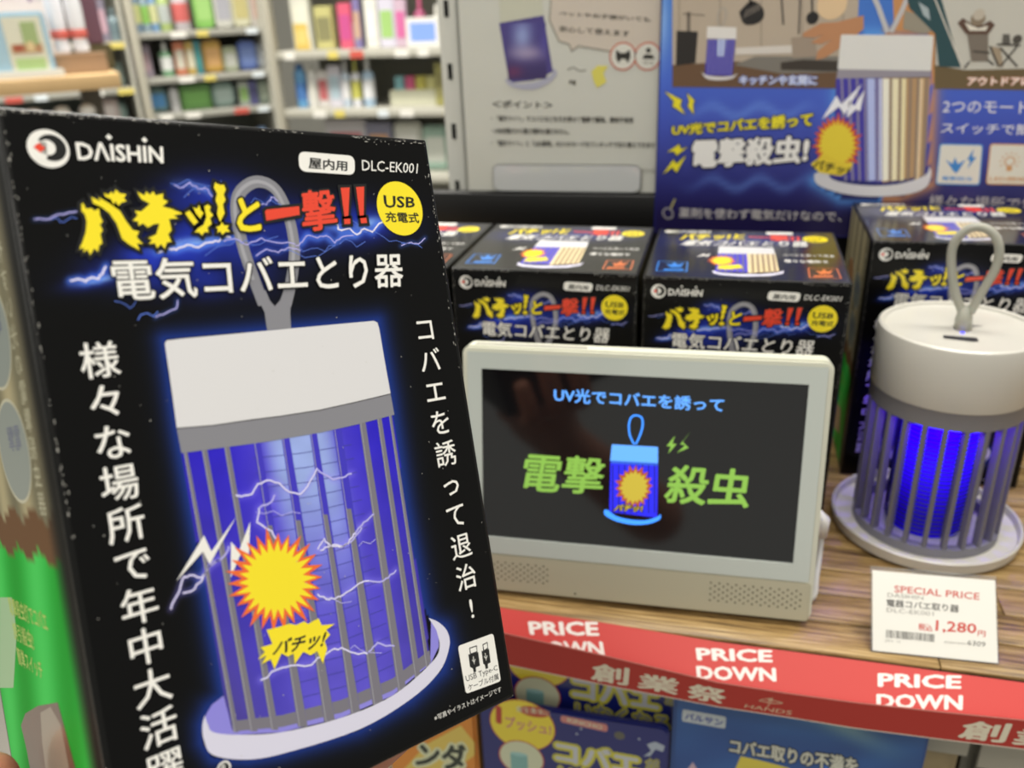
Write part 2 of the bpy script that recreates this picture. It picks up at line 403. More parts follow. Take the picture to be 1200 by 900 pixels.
def front_col(X, Y):
    n = len(X); c = np.zeros((n, 3)) + np.array([5, 5, 5]) / 255
    def addc(w, col): c[:] = c + (np.array(col) / 255 - c) * np.clip(w, 0, 1)[:, None]
    g = lambda cx, cy, sx, sy, th=0: np.exp(-(((X - cx) * math.cos(th) + (Y - cy) * math.sin(th)) / sx) ** 2 - ((-(X - cx) * math.sin(th) + (Y - cy) * math.cos(th)) / sy) ** 2)
    nz = smooth_noise(X, Y, 0.045, 3)
    for q, wgt in (((190, 298, 75, 26, -0.2), 1.0), ((265, 272, 75, 50, 0), 1.0), ((245, 232, 55, 26, 0.1), 0.85), ((370, 265, 85, 30, -0.05), 0.85), ((110, 328, 34, 9, -0.25), 0.9), ((430, 262, 45, 16, 0.1), 0.7), ((225, 330, 90, 22, 0), 0.6)):
        addc(g(*q) * wgt * (0.85 + 0.35 * nz), (32, 52, 178))
    for q, wgt in (((225, 285, 40, 6, -0.15), 0.9), ((115, 328, 22, 3.5, -0.2), 0.9), ((430, 262, 14, 6, -0.3), 0.9), ((240, 222, 30, 5, 0.3), 0.35), ((375, 262, 30, 5, 0.3), 0.5)):
        addc(g(*q) * wgt, (150, 195, 255))
    d, ins = dist_poly(X, Y, lamp_out)
    addc(np.where(ins, 0, 0.8 * np.exp(-(d / 15) ** 1.5)), (30, 62, 160))
    d2, i2 = dist_poly(X, Y, cage)
    # unlit blue interior of the pictured cage, bright core at the top
    v = np.clip((Y - 500) / 330, 0, 1)
    t = (X - (212 + (Y - 515) * 0.19)) / 240
    colr = np.array([44, 32, 196]) / 255 + v[:, None] * np.array([34, 36, -8]) / 255
    side = np.clip(1 - np.minimum(t, 1 - t) / 0.22, 0, 1)
    colr = colr * (1 - 0.35 * side[:, None] * v[:, None]) + np.array([110, 95, 130]) / 255 * (0.25 * side * v)[:, None]
    cen = 351 + (Y - 515) * 0.2
    wc = np.exp(-((X - cen) / 42) ** 6) * np.clip(1.3 - (Y - 515) / 170, 0, 1)
    colr = colr + (np.array([188, 236, 240]) / 255 - colr) * (wc * 0.95)[:, None]
    wc2 = np.exp(-((X - cen) / 75) ** 4) * (0.45)
    colr = colr + (np.array([120, 108, 225]) / 255 - colr) * wc2[:, None]
    colr = colr * (1 + 0.05 * smooth_noise(X, Y, 0.08, 5))[:, None]
    c[i2] = colr[i2]
    for L in bolts:
        addc(np.exp(-(dist_line(X, Y, L) / 4.5) ** 2) * .38, (150, 140, 250))
    for q_, L in enumerate(bolts2):
        addc(np.exp(-(dist_line(X, Y, L) / (5 if q_ < 4 else 3)) ** 2) * (.75 if q_ < 4 else .4), (84, 130, 245))
    return c
ink.grid('printed_background', held, 0.0012, W - 0.0012, 0.0012, H - 0.0012, 190, 280, front_col, mat_attr(0.3, 0.12, spec=0.15, bump=0.2), 0, 'black ground with blue lightning glow')

# brand mark and small print at the top
def brand(ink, parent, Pc, r, Qt, dots, px=True):
    c = ink.P([Pc])[0] if px else Pc
    ink.disc(c, r, WHITE, 10, px=False)
    ink.disc((c[0] + r * .16, c[1] + r * .05), r * .70, BLACK, 11, px=False)
    ink.disc((c[0] - r * .05, c[1] + r * .05), r * .40, WHITE, 12, px=False)
    ink.poly([(c[0] - r * .62, c[1] + r * .45), (c[0] - r * .05, c[1] + r * .30), (c[0] - r * .10, c[1] - r * .30), (c[0] - r * .20, c[1] - r * .72), (c[0] - r * .62, c[1] - r * .55)], WHITE, 12, px=False)
    ink.poly([(c[0] - r * .70, c[1] + r * .04), (c[0] - r * .42, c[1] + r * .28), (c[0] - r * .14, c[1] + r * .02), (c[0] - r * .42, c[1] - r * .24)], RED, 13, px=False)
    ink.build('brand_emblem', parent)
    ink.text('DΛISHIN', Qt, WHITE, 10, 0.035, px=px)
    for q in dots:
        q = ink.P([q])[0] if px else q; e = r * 0.17
        ink.poly([(q[0] - e, q[1]), (q[0], q[1] + e), (q[0] + e, q[1]), (q[0], q[1] - e)], WHITE, 10, px=False)
    ink.build('brand_lettering', parent)
cw = FF.uv(57, 174); re = (FF.uv(82, 176)[0] - FF.uv(32, 172)[0]) / 2
brand(ink, held, (56.5, 174.5), re, [(87.5, 165.5), (190.5, 171), (191.5, 192), (91, 188)], [(127.3, 161), (169, 164.3)])
ink.rrect([(349, 177.5), (415, 183), (415.5, 205.5), (350.5, 201)], 0.0021, WHITE, 10)
ink.text('屋内用', [(361, 184), (406.5, 189), (406.5, 201), (361, 198)], BLACK, 11, 0.035)
ink.build('indoor_use_badge', held)
ink.text('DLC-EK001', [(423.5, 187.5), (489.5, 192), (488.5, 203.5), (424, 200)], WHITE, 10, 0.0); ink.build('model_number', held)
cu_ = FF.uv(468.5, 244.5); ru = (FF.uv(495, 246)[0] - FF.uv(442, 243)[0]) / 2
ink.disc(cu_, ru, YEL, 10, px=False, n=48)
ink.text('USB', [(448.5, 228.5), (486, 231.5), (485.5, 243.5), (450, 244)], BLACK, 11, 0.03)
ink.text('充電式', [(450.5, 248), (490, 249.5), (491, 262), (451.5, 260.5)], BLACK, 11, 0.03)
ink.build('charging_badge', held)

# strap loop of the pictured lamp
loop = spline([(309, 357), (298, 328), (285, 290), (277, 250), (281, 226), (300, 213), (322, 221), (337, 250), (345, 290), (342, 325), (335, 357)], 6)
ink.stroke(loop, 0.0030, GREYP, 1)
ink.poly([(300, 342), (303, 352), (310, 366), (313, 387), (341, 385), (340, 366), (342, 342), (332, 342), (328, 352), (322, 359), (316, 352), (311, 340)], GREYP, 1.2)
ink.stroke([(x - 1.5, y) for x, y in loop[6:52]], 0.0009, GREYL, 2)
ink.build('pictured_strap', held, 'grey loop strap of the pictured lamp')
# pictured lamp body
def zz(L, ox, oy, s=4.0): return [(ox + a / s, oy + b / s) for a, b in L]
ink.poly([(195, 399), (212, 397), (330, 386), (438, 376), (442, 378), (444, 384), (451, 425), (457.5, 461), (420, 470), (375, 480), (330, 487), (290, 492), (250, 498), (207, 501.5), (200, 450), (193, 403)], CAPW, 3)
ink.build('pictured_lamp_cap', held, 'white cap of the pictured lamp')
ink.poly([(207, 502.5), (250, 499), (290, 493), (330, 488), (375, 481), (420, 471), (457.5, 462), (462, 486), (420, 497), (375, 507), (310, 518), (250, 526), (212.5, 531)], GREYP, 3)
ink.stroke([(207, 502), (250, 498.5), (290, 492.6), (330, 487.5), (375, 480.5), (420, 470.5), (457.5, 461.5)], 0.00022, BLACK, 3.5)
ink.build('pictured_lamp_collar', held)
# base dish
ink.poly([(262, 815), (248, 826), (241, 838), (240, 850), (250, 860), (280, 861), (330, 858), (400, 841), (460, 815), (505, 777), (514, 758), (514, 742), (505, 727), (504, 775), (460, 806), (400, 832), (330, 850), (272, 855)], VIO, 1.5)
ink.poly(spline([(240, 838), (237, 850), (239, 868), (250, 885), (290, 890), (335, 882), (420, 855), (480, 820), (514, 788), (526, 760), (525, 742), (515, 730), (502, 724)], 5) + spline([(511, 738), (515, 758), (505, 777), (460, 815), (400, 841), (330, 858), (280, 861), (250, 858), (243, 848), (240, 838)], 5), BAND, 3)
ink.build('pictured_lamp_dish', held, 'pale dish foot of the pictured lamp')
# bars
tops = [(217, 4), (239, 6), (265, 6), (300, 8), (333.5, 9), (366, 8), (394, 9), (424, 7), (444, 5), (457, 3)]
for i, (tx, tw) in enumerate(tops):
    s_ = (tx - 213) / 246
    ty = 530 - (530 - 486) * s_
    bx = 273 + 231 * s_; by = 858 - 10 * s_ - 62 * s_ ** 3
    mid = 3 <= i <= 6
    ink.poly([(tx - tw / 2, ty), (tx + tw / 2, ty - 2), (bx + tw * .72, by), (bx - tw * .72, by)], SLATD if mid else SLAT, 2.4)
    if mid:   # grey lower length of the middle bars
        f = 0.30; mx = tx + (bx - tx) * f; my = ty + (by - ty) * f
        ink.poly([(mx - tw * .3, my), (mx + tw * .3, my), (bx + tw * .72, by), (bx - tw * .72, by)], SLAT, 2.6)
    ink.stroke([(tx - tw * .3, ty), (bx - tw * .45, by)], 0.00018, GREYL, 2.9, caps=False)
for i in range(17):                                    # electric grid wires between the bars
    y0 = 530 + i * 17.0; cx = 351 + (y0 - 515) * 0.2; hw = 58 - i * 0.3
    ink.stroke([(cx - hw, y0 + 7 + i * .5), (cx, y0 + 1), (cx + hw, y0 - 9 - i * .9)], 0.00016, GRIDL, 1.6, caps=False)
# foot ring behind bars
ink.poly([(272, 845), (330, 838), (400, 820), (460, 795), (503, 762), (505, 776), (460, 809), (400, 835), (330, 852), (273, 857)], SLAT, 2.2)
ink.build('pictured_lamp_cage', held, 'grey bars of the pictured lamp over violet light')
# lightning
rs = random.Random(4)
for q_, b_ in enumerate(bolts):
    b2 = lite(b_, q_)
    ink.stroke(b2, 0.00042, LIL, 4); ink.stroke(b2[:int(len(b2) * .7)], 0.00026, BLT, 4.4); ink.build('lightning_bolt', held)
for q_, b_ in enumerate(bolts2):
    b2 = lite(b_, 20 + q_); ink.stroke(b2, 0.00042 if q_ < 3 else .00026, BLT if q_ < 3 else LIL, 4); ink.build('lightning_bolt', held)
def fork(x, y, dx, n, m, wd, seed):
    r = random.Random(seed); L = [(x, y)]
    for _ in range(n): x += dx * r.uniform(.5, 1.4); y += r.uniform(-7, 7); L.append((x, y))
    ink.stroke(L, wd, m, 4, caps=False)
SKY = mat('#5d7fe6', **INKC)
for a in ((350, 290, 8, 10, 1), (355, 262, 8, 9, 2), (190, 285, 8, 9, 3), (215, 232, 7, 8, 4), (400, 285, -8, 8, 5), (420, 268, 7, 9, 6), (240, 300, 8, 12, 7), (160, 352, -6, 5, 8), (60, 257, 7, 5, 9), (330, 240, -6, 6, 10), (470, 285, 5, 5, 11), (200, 215, 8, 8, 12)):
    fork(a[0], a[1], a[2], a[3], SKY, 0.00014, a[4])
fork(185, 365, -6, 4, SKY, 0.00022, 25)
for q in ((420, 640, 10, 3, 31), (410, 760, 9, 5, 32), (300, 600, 9, 5, 33), (380, 700, 9, 3, 34)): fork(q[0], q[1], q[2], q[3], LIL, 0.00018, q[4])
ink.build('fine_lightning', held, 'hair-thin blue lightning')['kind'] = 'stuff'
ink.poly(zz([(105, 485), (235, 270), (270, 345), (385, 185), (262, 405), (230, 345)], 180, 560), WHITE, 5)
ink.poly(zz([(360, 470), (362, 300), (400, 340), (452, 205), (445, 375), (410, 350)], 180, 560), WHITE, 5)
ink.build('white_bolts', held)
def burst(ink, parent, c, rx, ry, n, inner, m1, m2, layer, seed, name='starburst'):
    r = random.Random(seed)
    for m, sc, ly in ((m1, 1.0, layer), (m2, 0.80, layer + .5)):
        L = []
        for k in range(2 * n):
            a = math.pi * k / n + 0.07; rr = (r.uniform(.92, 1.08) if k % 2 == 0 else inner) * sc
            L.append((c[0] + rx * rr * math.cos(a), c[1] - ry * rr * math.sin(a)))
        ink.poly(L, m, ly)
    return ink
burst(ink, held, (323, 680), 57, 60, 26, .70, ORG, YEL, 6, 3); ink.build('starburst', held)
splash = zz([(500, 795), (555, 778), (528, 712), (560, 705), (640, 683), (665, 690), (705, 672), (722, 684), (772, 658), (786, 690), (848, 684), (808, 712), (826, 735), (800, 765), (812, 800), (792, 870), (765, 812), (735, 832), (700, 815), (660, 872), (655, 822), (628, 838), (598, 822), (565, 897), (548, 850), (505, 872), (528, 832), (486, 852), (520, 815)], 180, 560)
ink.poly(splash, YEL, 8)
ink.text('バチッ!', [(325, 750), (384, 737), (377, 759), (318, 769)], BLACK, 9, 0.04)
ink.build('crackle_splash', held)

# title
def outl(L, wd=0.0017): ink.stroke(L, wd, BLACK, 14, closed=True)
bati = [
    [(380, 560), (388, 552), (400, 580), (430, 578), (440, 590), (462, 578), (466, 612), (480, 640), (466, 655), (480, 680), (468, 700), (478, 742), (462, 752), (458, 782), (440, 766), (420, 797), (408, 770), (388, 785), (392, 762), (370, 770), (385, 735), (400, 690), (405, 640), (395, 605), (380, 590)],
    [(425, 525), (470, 545), (460, 525), (510, 555), (560, 590), (590, 640), (620, 680), (650, 686), (638, 712), (667, 745), (640, 742), (652, 775), (600, 745), (570, 720), (545, 650), (510, 600), (470, 570), (435, 555)],
    [(485, 505), (505, 515), (520, 500), (530, 512), (540, 490), (560, 508), (590, 512), (578, 530), (592, 545), (570, 550), (552, 566), (540, 545), (530, 560), (518, 535), (492, 524)],
    [(640, 500), (675, 518), (684, 498), (700, 515), (716, 498), (728, 518), (762, 508), (762, 535), (785, 545), (760, 570), (800, 580), (855, 602), (812, 612), (835, 625), (790, 628), (802, 680), (786, 700), (802, 735), (780, 738), (770, 768), (752, 745), (735, 765), (724, 742), (695, 745), (712, 725), (692, 718), (730, 700), (745, 650), (720, 652), (690, 668), (668, 648), (648, 660), (645, 640), (620, 636), (644, 610), (628, 590), (660, 592), (680, 575), (700, 556), (660, 535)],
    [(865, 600), (886, 588), (905, 612), (926, 642), (908, 657), (885, 630)],
    [(903, 573), (920, 580), (932, 563), (938, 585), (952, 600), (936, 626), (915, 600)],
    [(955, 570), (972, 560), (985, 570), (980, 590), (997, 610), (982, 625), (990, 650), (970, 668), (975, 690), (955, 690), (945, 705), (930, 690), (910, 690), (925, 672), (952, 655), (965, 620)],
    [(1000, 480), (1005, 458), (1028, 468), (1048, 468), (1056, 490), (1046, 512), (1055, 540), (1042, 560), (1050, 600), (1030, 642), (1015, 605), (1020, 570), (1008, 540), (1015, 510)],
    [(1010, 665), (1028, 660), (1038, 642), (1048, 658), (1070, 658), (1062, 672), (1076, 688), (1055, 688), (1040, 702), (1030, 686), (1015, 692), (1020, 678)]]
for L in bati:
    L = zz(L, 0, 100); ink.poly(L, YEL, 15); outl(L)
ink.text('と', [(277, 232), (305, 231), (306, 271), (277, 273)], YEL, 15, 0.045, outline=BLACK, ow=0.05)
for L in ([(310, 248), (312, 246), (350, 242), (350.5, 252), (311.5, 259)],
          [(398.5, 220.5), (409, 220), (407.5, 253), (403, 254)], [(402.5, 257), (409.5, 256.5), (410, 262.5), (403, 263)],
          [(416.5, 219.5), (426, 219), (425.5, 252.5), (421, 253)], [(421.5, 256), (428.5, 255.5), (429.5, 261.5), (422.5, 262)]):
    ink.poly(L, RED, 15); ink.stroke(L, 0.0016, BLACK, 14, closed=True)
ink.text('撃', [(352, 224), (390, 221), (396, 268), (354, 273)], RED, 15, 0.03, outline=BLACK, ow=0.045)
ink.build('title_lettering', held, 'jagged yellow and red title')
ink.text('電気コバエとり器', [(127.5, 304), (471, 296), (472, 336.5), (135, 354)], WHITE, 16, 0.018, outline=BLACK, ow=0.03)
ink.build('product_name_lettering', held)
sp = np.linalg.norm(np.array(FF.uv(497.5, 385)) - np.array(FF.uv(552, 710))) / 9
ink.vtext('コバエを誘って退治!', (497.5, 386), (552, 712), sp * 0.86, WHITE, 10, 0.010); ink.build('right_column_lettering', held)
sp = np.linalg.norm(np.array(FF.uv(116, 422)) - np.array(FF.uv(195, 900))) / 10
ink.vtext('様々な場所で年中大活躍', (116.5, 422), (194, 900), sp * 0.93, WHITE, 10, 0.012); ink.build('left_column_lettering', held)
# cable note
ink.rrect([(536, 757), (577.5, 742), (586.5, 798), (545.5, 813)], 0.0010, WHITE, 10)
for (ax_, ay), s_ in (((554, 768), 1.0), ((568, 764), 0.72)):
    w_ = 5.2 * s_ + .6
    ink.poly([(ax_ - w_, ay - 1), (ax_ + w_, ay - 4), (ax_ + w_ + 2, ay + 12), (ax_ + 3, ay + 14), (ax_ + 3.4, ay + 19), (ax_ + .5, ay + 20), (ax_ - .5, ay + 15), (ax_ - w_ + 2, ay + 13.5)], BLACK, 11)
    ink.poly([(ax_ - w_ + 1, ay - 9), (ax_ + w_ - 1.6, ay - 12), (ax_ + w_ - 1, ay - 4), (ax_ - w_ + 2, ay - 1)], BLACK, 11)
    ink.poly([(ax_ - w_ + 2, ay - 8), (ax_ + w_ - 2.4, ay - 10.5), (ax_ + w_ - 1.9, ay - 5), (ax_ - w_ + 3, ay - 2.3)], WHITE, 12)
    ink.stroke([(ax_ + 1.2, ay + 10), (ax_ - .2, ay + 1)], 0.0002, WHITE, 12, caps=False); ink.stroke([(ax_ - 1.5, ay + 5), (ax_ + 1, ay + 8), (ax_ + 2.4, ay + 4)], 0.0002, WHITE, 12, caps=False)
ink.text('USB Type-C', [(544.5, 792), (582, 779), (583, 786.5), (546.5, 801)], BLACK, 11, 0.0)
ink.text('ケーブル付属', [(547.5, 802), (583, 788.5), (584, 796), (548.5, 810)], BLACK, 11, 0.008)
ink.build('cable_badge', held)
ink.text('※写真やイラストはイメージです', [(508, 838.5), (586, 804), (587.5, 810.5), (509, 845)], WHITE, 10, 0.0); ink.build('picture_note', held)
ink.disc((262, 900), 0.0016, WHITE, 10); ink.disc((262, 900), 0.0012, BLACK, 11); ink.text('R', [(259, 896), (265, 895), (265, 904), (259, 905)], WHITE, 12); ink.build('mark_lettering', held)

rw = random.Random(12); GLINT_WEAR = mat('#b9b6ae', .5)  # pale specks: edge glints painted in, along with card chips and dust
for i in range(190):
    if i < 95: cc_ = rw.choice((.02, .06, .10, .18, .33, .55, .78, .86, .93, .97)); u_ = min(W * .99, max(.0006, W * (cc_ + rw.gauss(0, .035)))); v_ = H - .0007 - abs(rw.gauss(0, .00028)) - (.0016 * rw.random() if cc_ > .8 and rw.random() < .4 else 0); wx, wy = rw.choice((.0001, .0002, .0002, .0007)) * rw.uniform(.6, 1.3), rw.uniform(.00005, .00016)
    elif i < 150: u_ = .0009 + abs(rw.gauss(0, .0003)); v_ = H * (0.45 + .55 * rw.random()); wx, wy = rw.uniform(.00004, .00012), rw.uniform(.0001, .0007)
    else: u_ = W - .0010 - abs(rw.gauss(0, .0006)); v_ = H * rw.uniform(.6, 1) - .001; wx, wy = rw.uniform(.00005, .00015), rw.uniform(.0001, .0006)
    ink._add([(u_ - wx, v_), (u_, v_ - wy), (u_ + wx, v_), (u_, v_ + wy)], [(0, 1, 2, 3)], GLINT_WEAR, 9)
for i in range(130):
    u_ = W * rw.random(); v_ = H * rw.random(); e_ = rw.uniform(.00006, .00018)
    ink._add([(u_ - e_, v_), (u_, v_ - e_), (u_ + e_, v_), (u_, v_ + e_)], [(0, 1, 2, 3)], GLINT_WEAR, 9)
o_ = ink.build('edge_glints_wear', held, 'painted edge glints with small pale chips and dust specks'); o_['kind'] = 'stuff'

# left side print (seen along the left edge of the picture)
FL = Frame(T, RH[:, 1], RH[:, 2]); sk = Ink(FL, ((0, 1, 0), (0, 0, 1), (-1, 0, 0)))
def side_col(X, Y, U=None):
    return None
def side_grid():
    nu, nv = 60, 90; U, V = np.meshgrid(np.linspace(0.002, D - 0.002, nu), np.linspace(0.002, H - 0.002, nv)); U = U.ravel(); V = V.ravel()
    c = np.zeros((len(U), 3)) + np.array([16, 15, 12]) / 255
    inn = U > 0.010
    beige = np.array([150, 142, 112]) / 255 + 0.12 * np.sin(U * 260)[:, None] * np.array([1, .9, .7])
    grn = np.array([48, 190, 70]) / 255 + 0.10 * np.clip(np.sin(U * 140 + V * 50), -1, 1)[:, None]
    brn = np.array([112, 80, 52]) / 255 + 0 * beige
    zc = 0.069 + 0.0015 * np.sin(U * 300)
    sel = np.where(V[:, None] > zc[:, None] + 0.010, beige, np.where(V[:, None] > zc[:, None], brn, grn))
    a = np.clip((U - 0.005) / 0.010, 0, 1)[:, None]
    c = c * (1 - a) + sel * a
    return np.clip(c, 0, 1)
_c = side_grid()
sk.grid('side_print', held, 0.002, D - 0.002, 0.002, H - 0.002, 60, 90, lambda X, Y: _c, mat_attr(0.5, 0.0, spec=0.12), 0, 'beige and green printed side')
OV = mat('#8f9a94', **INKC); OVD = mat('#5a6488', **INKC); YG = mat('#c6e24a', **INKC); SKN = mat('#b98a5a', **INKC); BRN = mat('#6b4a3e', **INKC); BRL = mat('#a99a8a', **INKC)
for cy_, cz_ in ((0.034, 0.121), (0.034, 0.094)):
    sk.disc((cy_, cz_), 0.0150, mat('#d6d2b4', **INKC), 1, px=False, ry=0.0125); sk.disc((cy_, cz_), 0.0143, OV, 2, px=False, ry=0.0117)
    sk.text('電撃', [(cy_ - .009, cz_ + .006), (cy_ + .004, cz_ + .006), (cy_ + .004, cz_), (cy_ - .009, cz_)], OVD, 3, .01, px=False)
for cy_, cz_ in ((0.072, 0.121), (0.072, 0.094)):
    sk.disc((cy_, cz_), 0.0150, mat('#d6d2b4', **INKC), 1, px=False, ry=0.0125); sk.disc((cy_, cz_), 0.0143, SKN, 2, px=False, ry=0.0117)
sk.build('side_photos', held)
for i, ch in enumerate('使いやすい光の電撃殺虫器'):
    V_, F_ = glyphs(ch); c_ = np.array([0.0150, 0.150 - i * 0.0062]); sk._add(c_ + (V_ - .4) * np.array([.0062, .0058]), F_, mat('#cfcaa8', **INKC), 2)
sk.build('side_lettering', held)
for i, t in enumerate(('電撃殺虫灯でコバエ', '誘引殺虫!', '簡単スイッチ')):
    w_ = 0.0045 * len(t)
    sk.text(t, [(0.070, 0.0560 - i * 0.0068), (0.070 - w_, 0.0560 - i * 0.0068), (0.070 - w_, 0.0510 - i * 0.0068), (0.070, 0.0510 - i * 0.0068)], YG, 3, .02, px=False)
sk.build('green_panel_lettering', held)
sk.poly([(0, 806), (0, 700), (14, 700), (20, 740), (16, 806)], mat('#a8dca0', **INKC), 2)
sk.poly([(25, 850), (30, 836), (45, 827), (68, 823), (78, 860), (92, 912), (40, 925), (32, 880)], BRN, 4)
sk.poly([(48, 835), (60, 828), (72, 850), (84, 912), (56, 916), (50, 870)], BRL, 5)
sk.build('side_illustration', held)

# top print
top = Frame((0, 0, H), (1, 0, 0), (0, 1, 0)); tk = Ink(top, ((1, 0, 0), (0, 1, 0), (0, 0, 1)), (0, 0, H))
def tz(L): return [(740 + a * .23333, 230 + b * .23333) for a, b in L]
def top_glow(X, Y):
    c = np.zeros((len(X), 3)) + np.array([12, 12, 14]) / 255
    g = np.exp(-((X - 870) / 95) ** 4 - ((Y - 282) / 9) ** 2) * .8
    c += (np.array([30, 42, 130]) / 255) * g[:, None]
    return c
tk.grid('top_print', held, 0.0015, W - 0.0015, 0.0015, D - 0.0015, 60, 50, top_glow, mat_attr(0.25, 0.6), 0)
tk.disc(tz([(190, 178)])[0], 0.0028, WHITE, 3)
tk.text('DΛISHIN', tz([(215, 172), (395, 175), (400, 186), (212, 184)]), WHITE, 3, .03)
tk.text('バチッ!と', tz([(250, 190), (575, 190), (565, 218), (240, 222)]), YEL, 4, .07, outline=BLACK, ow=.05)
tk.text('一撃!!', tz([(590, 190), (845, 200), (850, 230), (588, 222)]), RED, 4, .05)
tk.rrect(tz([(675, 180), (810, 183), (812, 196), (675, 193)]), .002, WHITE, 3)
c0 = top.uv(*tz([(922, 218)])[0]); tk.disc(c0, .0075, YEL, 4, px=False)
tk.text('USB', tz([(885, 208), (955, 210), (957, 218), (883, 216)]), BLACK, 5); tk.text('充電式', tz([(882, 221), (960, 223), (962, 231), (880, 229)]), BLACK, 5)
tk.text('電気コバエとり器', tz([(285, 222), (885, 228), (888, 256), (232, 248)]), WHITE, 5, .03, outline=BLACK)
tk.build('top_title', held)
tk.poly(tz([(440, 252), (712, 260), (722, 292), (434, 288)]), CAPW, 3)
tk.poly(tz([(436, 288), (585, 290), (585, 385), (420, 378)]), mat('#4a3ec8', **INKC), 3); tk.poly(tz([(580, 290), (722, 292), (742, 378), (585, 388)]), WARM, 3.2)
for i in range(5): tk.poly(tz([(600 + i * 26, 292), (612 + i * 26, 292), (618 + i * 28, 384), (604 + i * 28, 385)]), WARMD, 3.6)
for i in range(5): tk.poly(tz([(446 + i * 28, 290), (452 + i * 28, 290), (446 + i * 30, 382), (438 + i * 30, 382)]), SLAT, 3.6)
tk.poly(tz([(405, 372), (440, 385), (520, 391), (640, 393), (730, 386), (768, 375), (760, 390), (700, 402), (560, 405), (450, 397), (410, 388)]), BAND, 4)
burst(tk, held, tz([(455, 325)])[0], 17, 6.5, 16, .7, ORG, YEL, 5, 4)
tk.poly(tz([(440, 350), (545, 345), (560, 362), (470, 370), (430, 365)]), YEL, 6)
tk.poly(tz([(325, 305), (365, 290), (372, 298), (400, 288), (380, 306), (372, 300)]), WHITE, 5)
tk.build('top_picture', held)
def frame_icon(Q, m):
    tk.stroke(tz(Q), .0007, m, 3, closed=True)
    (x0, y0), (x1, _), (_, y2) = Q[0], Q[1], Q[2]
    tk.poly(tz([(x0 + 35, y0 + 12), (x0 + 60, y0 + 18), (x0 + 80, y0 + 5), (x0 + 95, y0 + 18), (x0 + 125, y0 + 10), (x0 + 110, y0 + 30), (x0 + 60, y0 + 32)]), m, 4)
    tk.poly(tz([(x0 + 25, y2 - 14), (x1 - 20, y2 - 14), (x1 - 20, y2 - 6), (x0 + 25, y2 - 6)]), m, 4)
frame_icon([(138, 327), (282, 333), (276, 380), (124, 376)], PBLU); frame_icon([(888, 362), (1032, 365), (1052, 413), (896, 410)], PORG)
tk.build('top_icons', held)
tk.text('コバエを誘って退治', tz([(760, 290), (1015, 296), (1022, 308), (762, 303)]), WHITE, 4, .0)
tk.build('top_lettering', held)
tk.text('様々な場所で', tz([(765, 318), (985, 325), (992, 340), (768, 334)]), WHITE, 4, .02)
tk.build('top_lettering', held)

# copies on the shelf
cart_spots = [
    ((-0.2260 + 0.001, 0.004), 'black carton at the far left of the shelf row, mostly hidden by the held carton'),
    ((-0.1128, 0.0029), 'black carton standing behind the left half of the white screen frame'),
    ((0.0, 0.0), 'black carton standing behind the right half of the white screen frame'),
    ((0.1305, 0.0882), 'black carton set further back, right behind the glowing blue lamp')]
cartons = []
for (x, y), lab in cart_spots:
    c = copy_tree(held); c.matrix_world = Matrix.Translation((x, y, 0.0001)); c['label'] = lab; c['group'] = 'black lamp cartons standing on the shelf'; cartons.append(c)

# ------------------------------------------------------------------ screen frame
yaw, til, mw, mh = 0.03178684, 0.17677061, 0.18777, 0.14388
mu = np.array([math.cos(yaw), math.sin(yaw), 0]); mv = np.array([-math.sin(yaw) * math.sin(til), math.cos(yaw) * math.sin(til), math.cos(til)])
FM = Frame((-0.08785, -0.08481, 0.0), mu, mv)
mon = thing('digital_signage_screen', 'white-framed tablet screen leaning on the shelf showing a blue lamp and green lettering', 'screen', FM.matrix())
BEZ = mat('#c3cac4', 0.18, coat=0.6); FRM = mat('#d6d6c6', 0.4); SPK = mat('#b7b29b', 0.45, bump=0.05)
def rbox(x0, x1, y0, y1, z0, z1, r, m, bev=0.0012):
    bm = bmesh.new(); L = []
    for cx, cy, a0 in ((x1 - r, y1 - r, 0), (x0 + r, y1 - r, 90), (x0 + r, y0 + r, 180), (x1 - r, y0 + r, 270)):
        for k in range(7):
            a = math.radians(a0 + 15 * k); L.append(bm.verts.new((cx + r * math.cos(a), cy + r * math.sin(a), z0)))
    f = bm.faces.new(L); e = bmesh.ops.extrude_face_region(bm, geom=[f]); vs = [v for v in e['geom'] if isinstance(v, bmesh.types.BMVert)]
    bmesh.ops.translate(bm, vec=(0, 0, z1 - z0), verts=vs); bmesh.ops.recalc_face_normals(bm, faces=bm.faces[:])
    if bev:
        ed = [q for q in bm.edges if abs(q.verts[0].co.z - q.verts[1].co.z) < 1e-6]
        bmesh.ops.bevel(bm, geom=ed, offset=bev, segments=2, affect='EDGES')
    me = bpy.data.meshes.new('m'); bm.to_mesh(me); bm.free(); me.materials.append(m); return me
link('housing', rbox(0, mw, 0.0030, mh, -0.014, -0.0006, 0.005, FRM), mon)
mk = Ink(FM); 
bz = [mk.P([q])[0] for q in ((565, 431.5), (947.5, 452), (929.5, 661), (574, 627.5))]
sx0, sy1 = mk.P([(564.5, 431.5)])[0]; sx1 = (bz[1][0] + bz[2][0]) / 2; sy0 = (mk.P([(929, 661)])[0][1] + mk.P([(760, 644.5)])[0][1]) / 2
yb = mk.P([(954, 683)])[0][1]
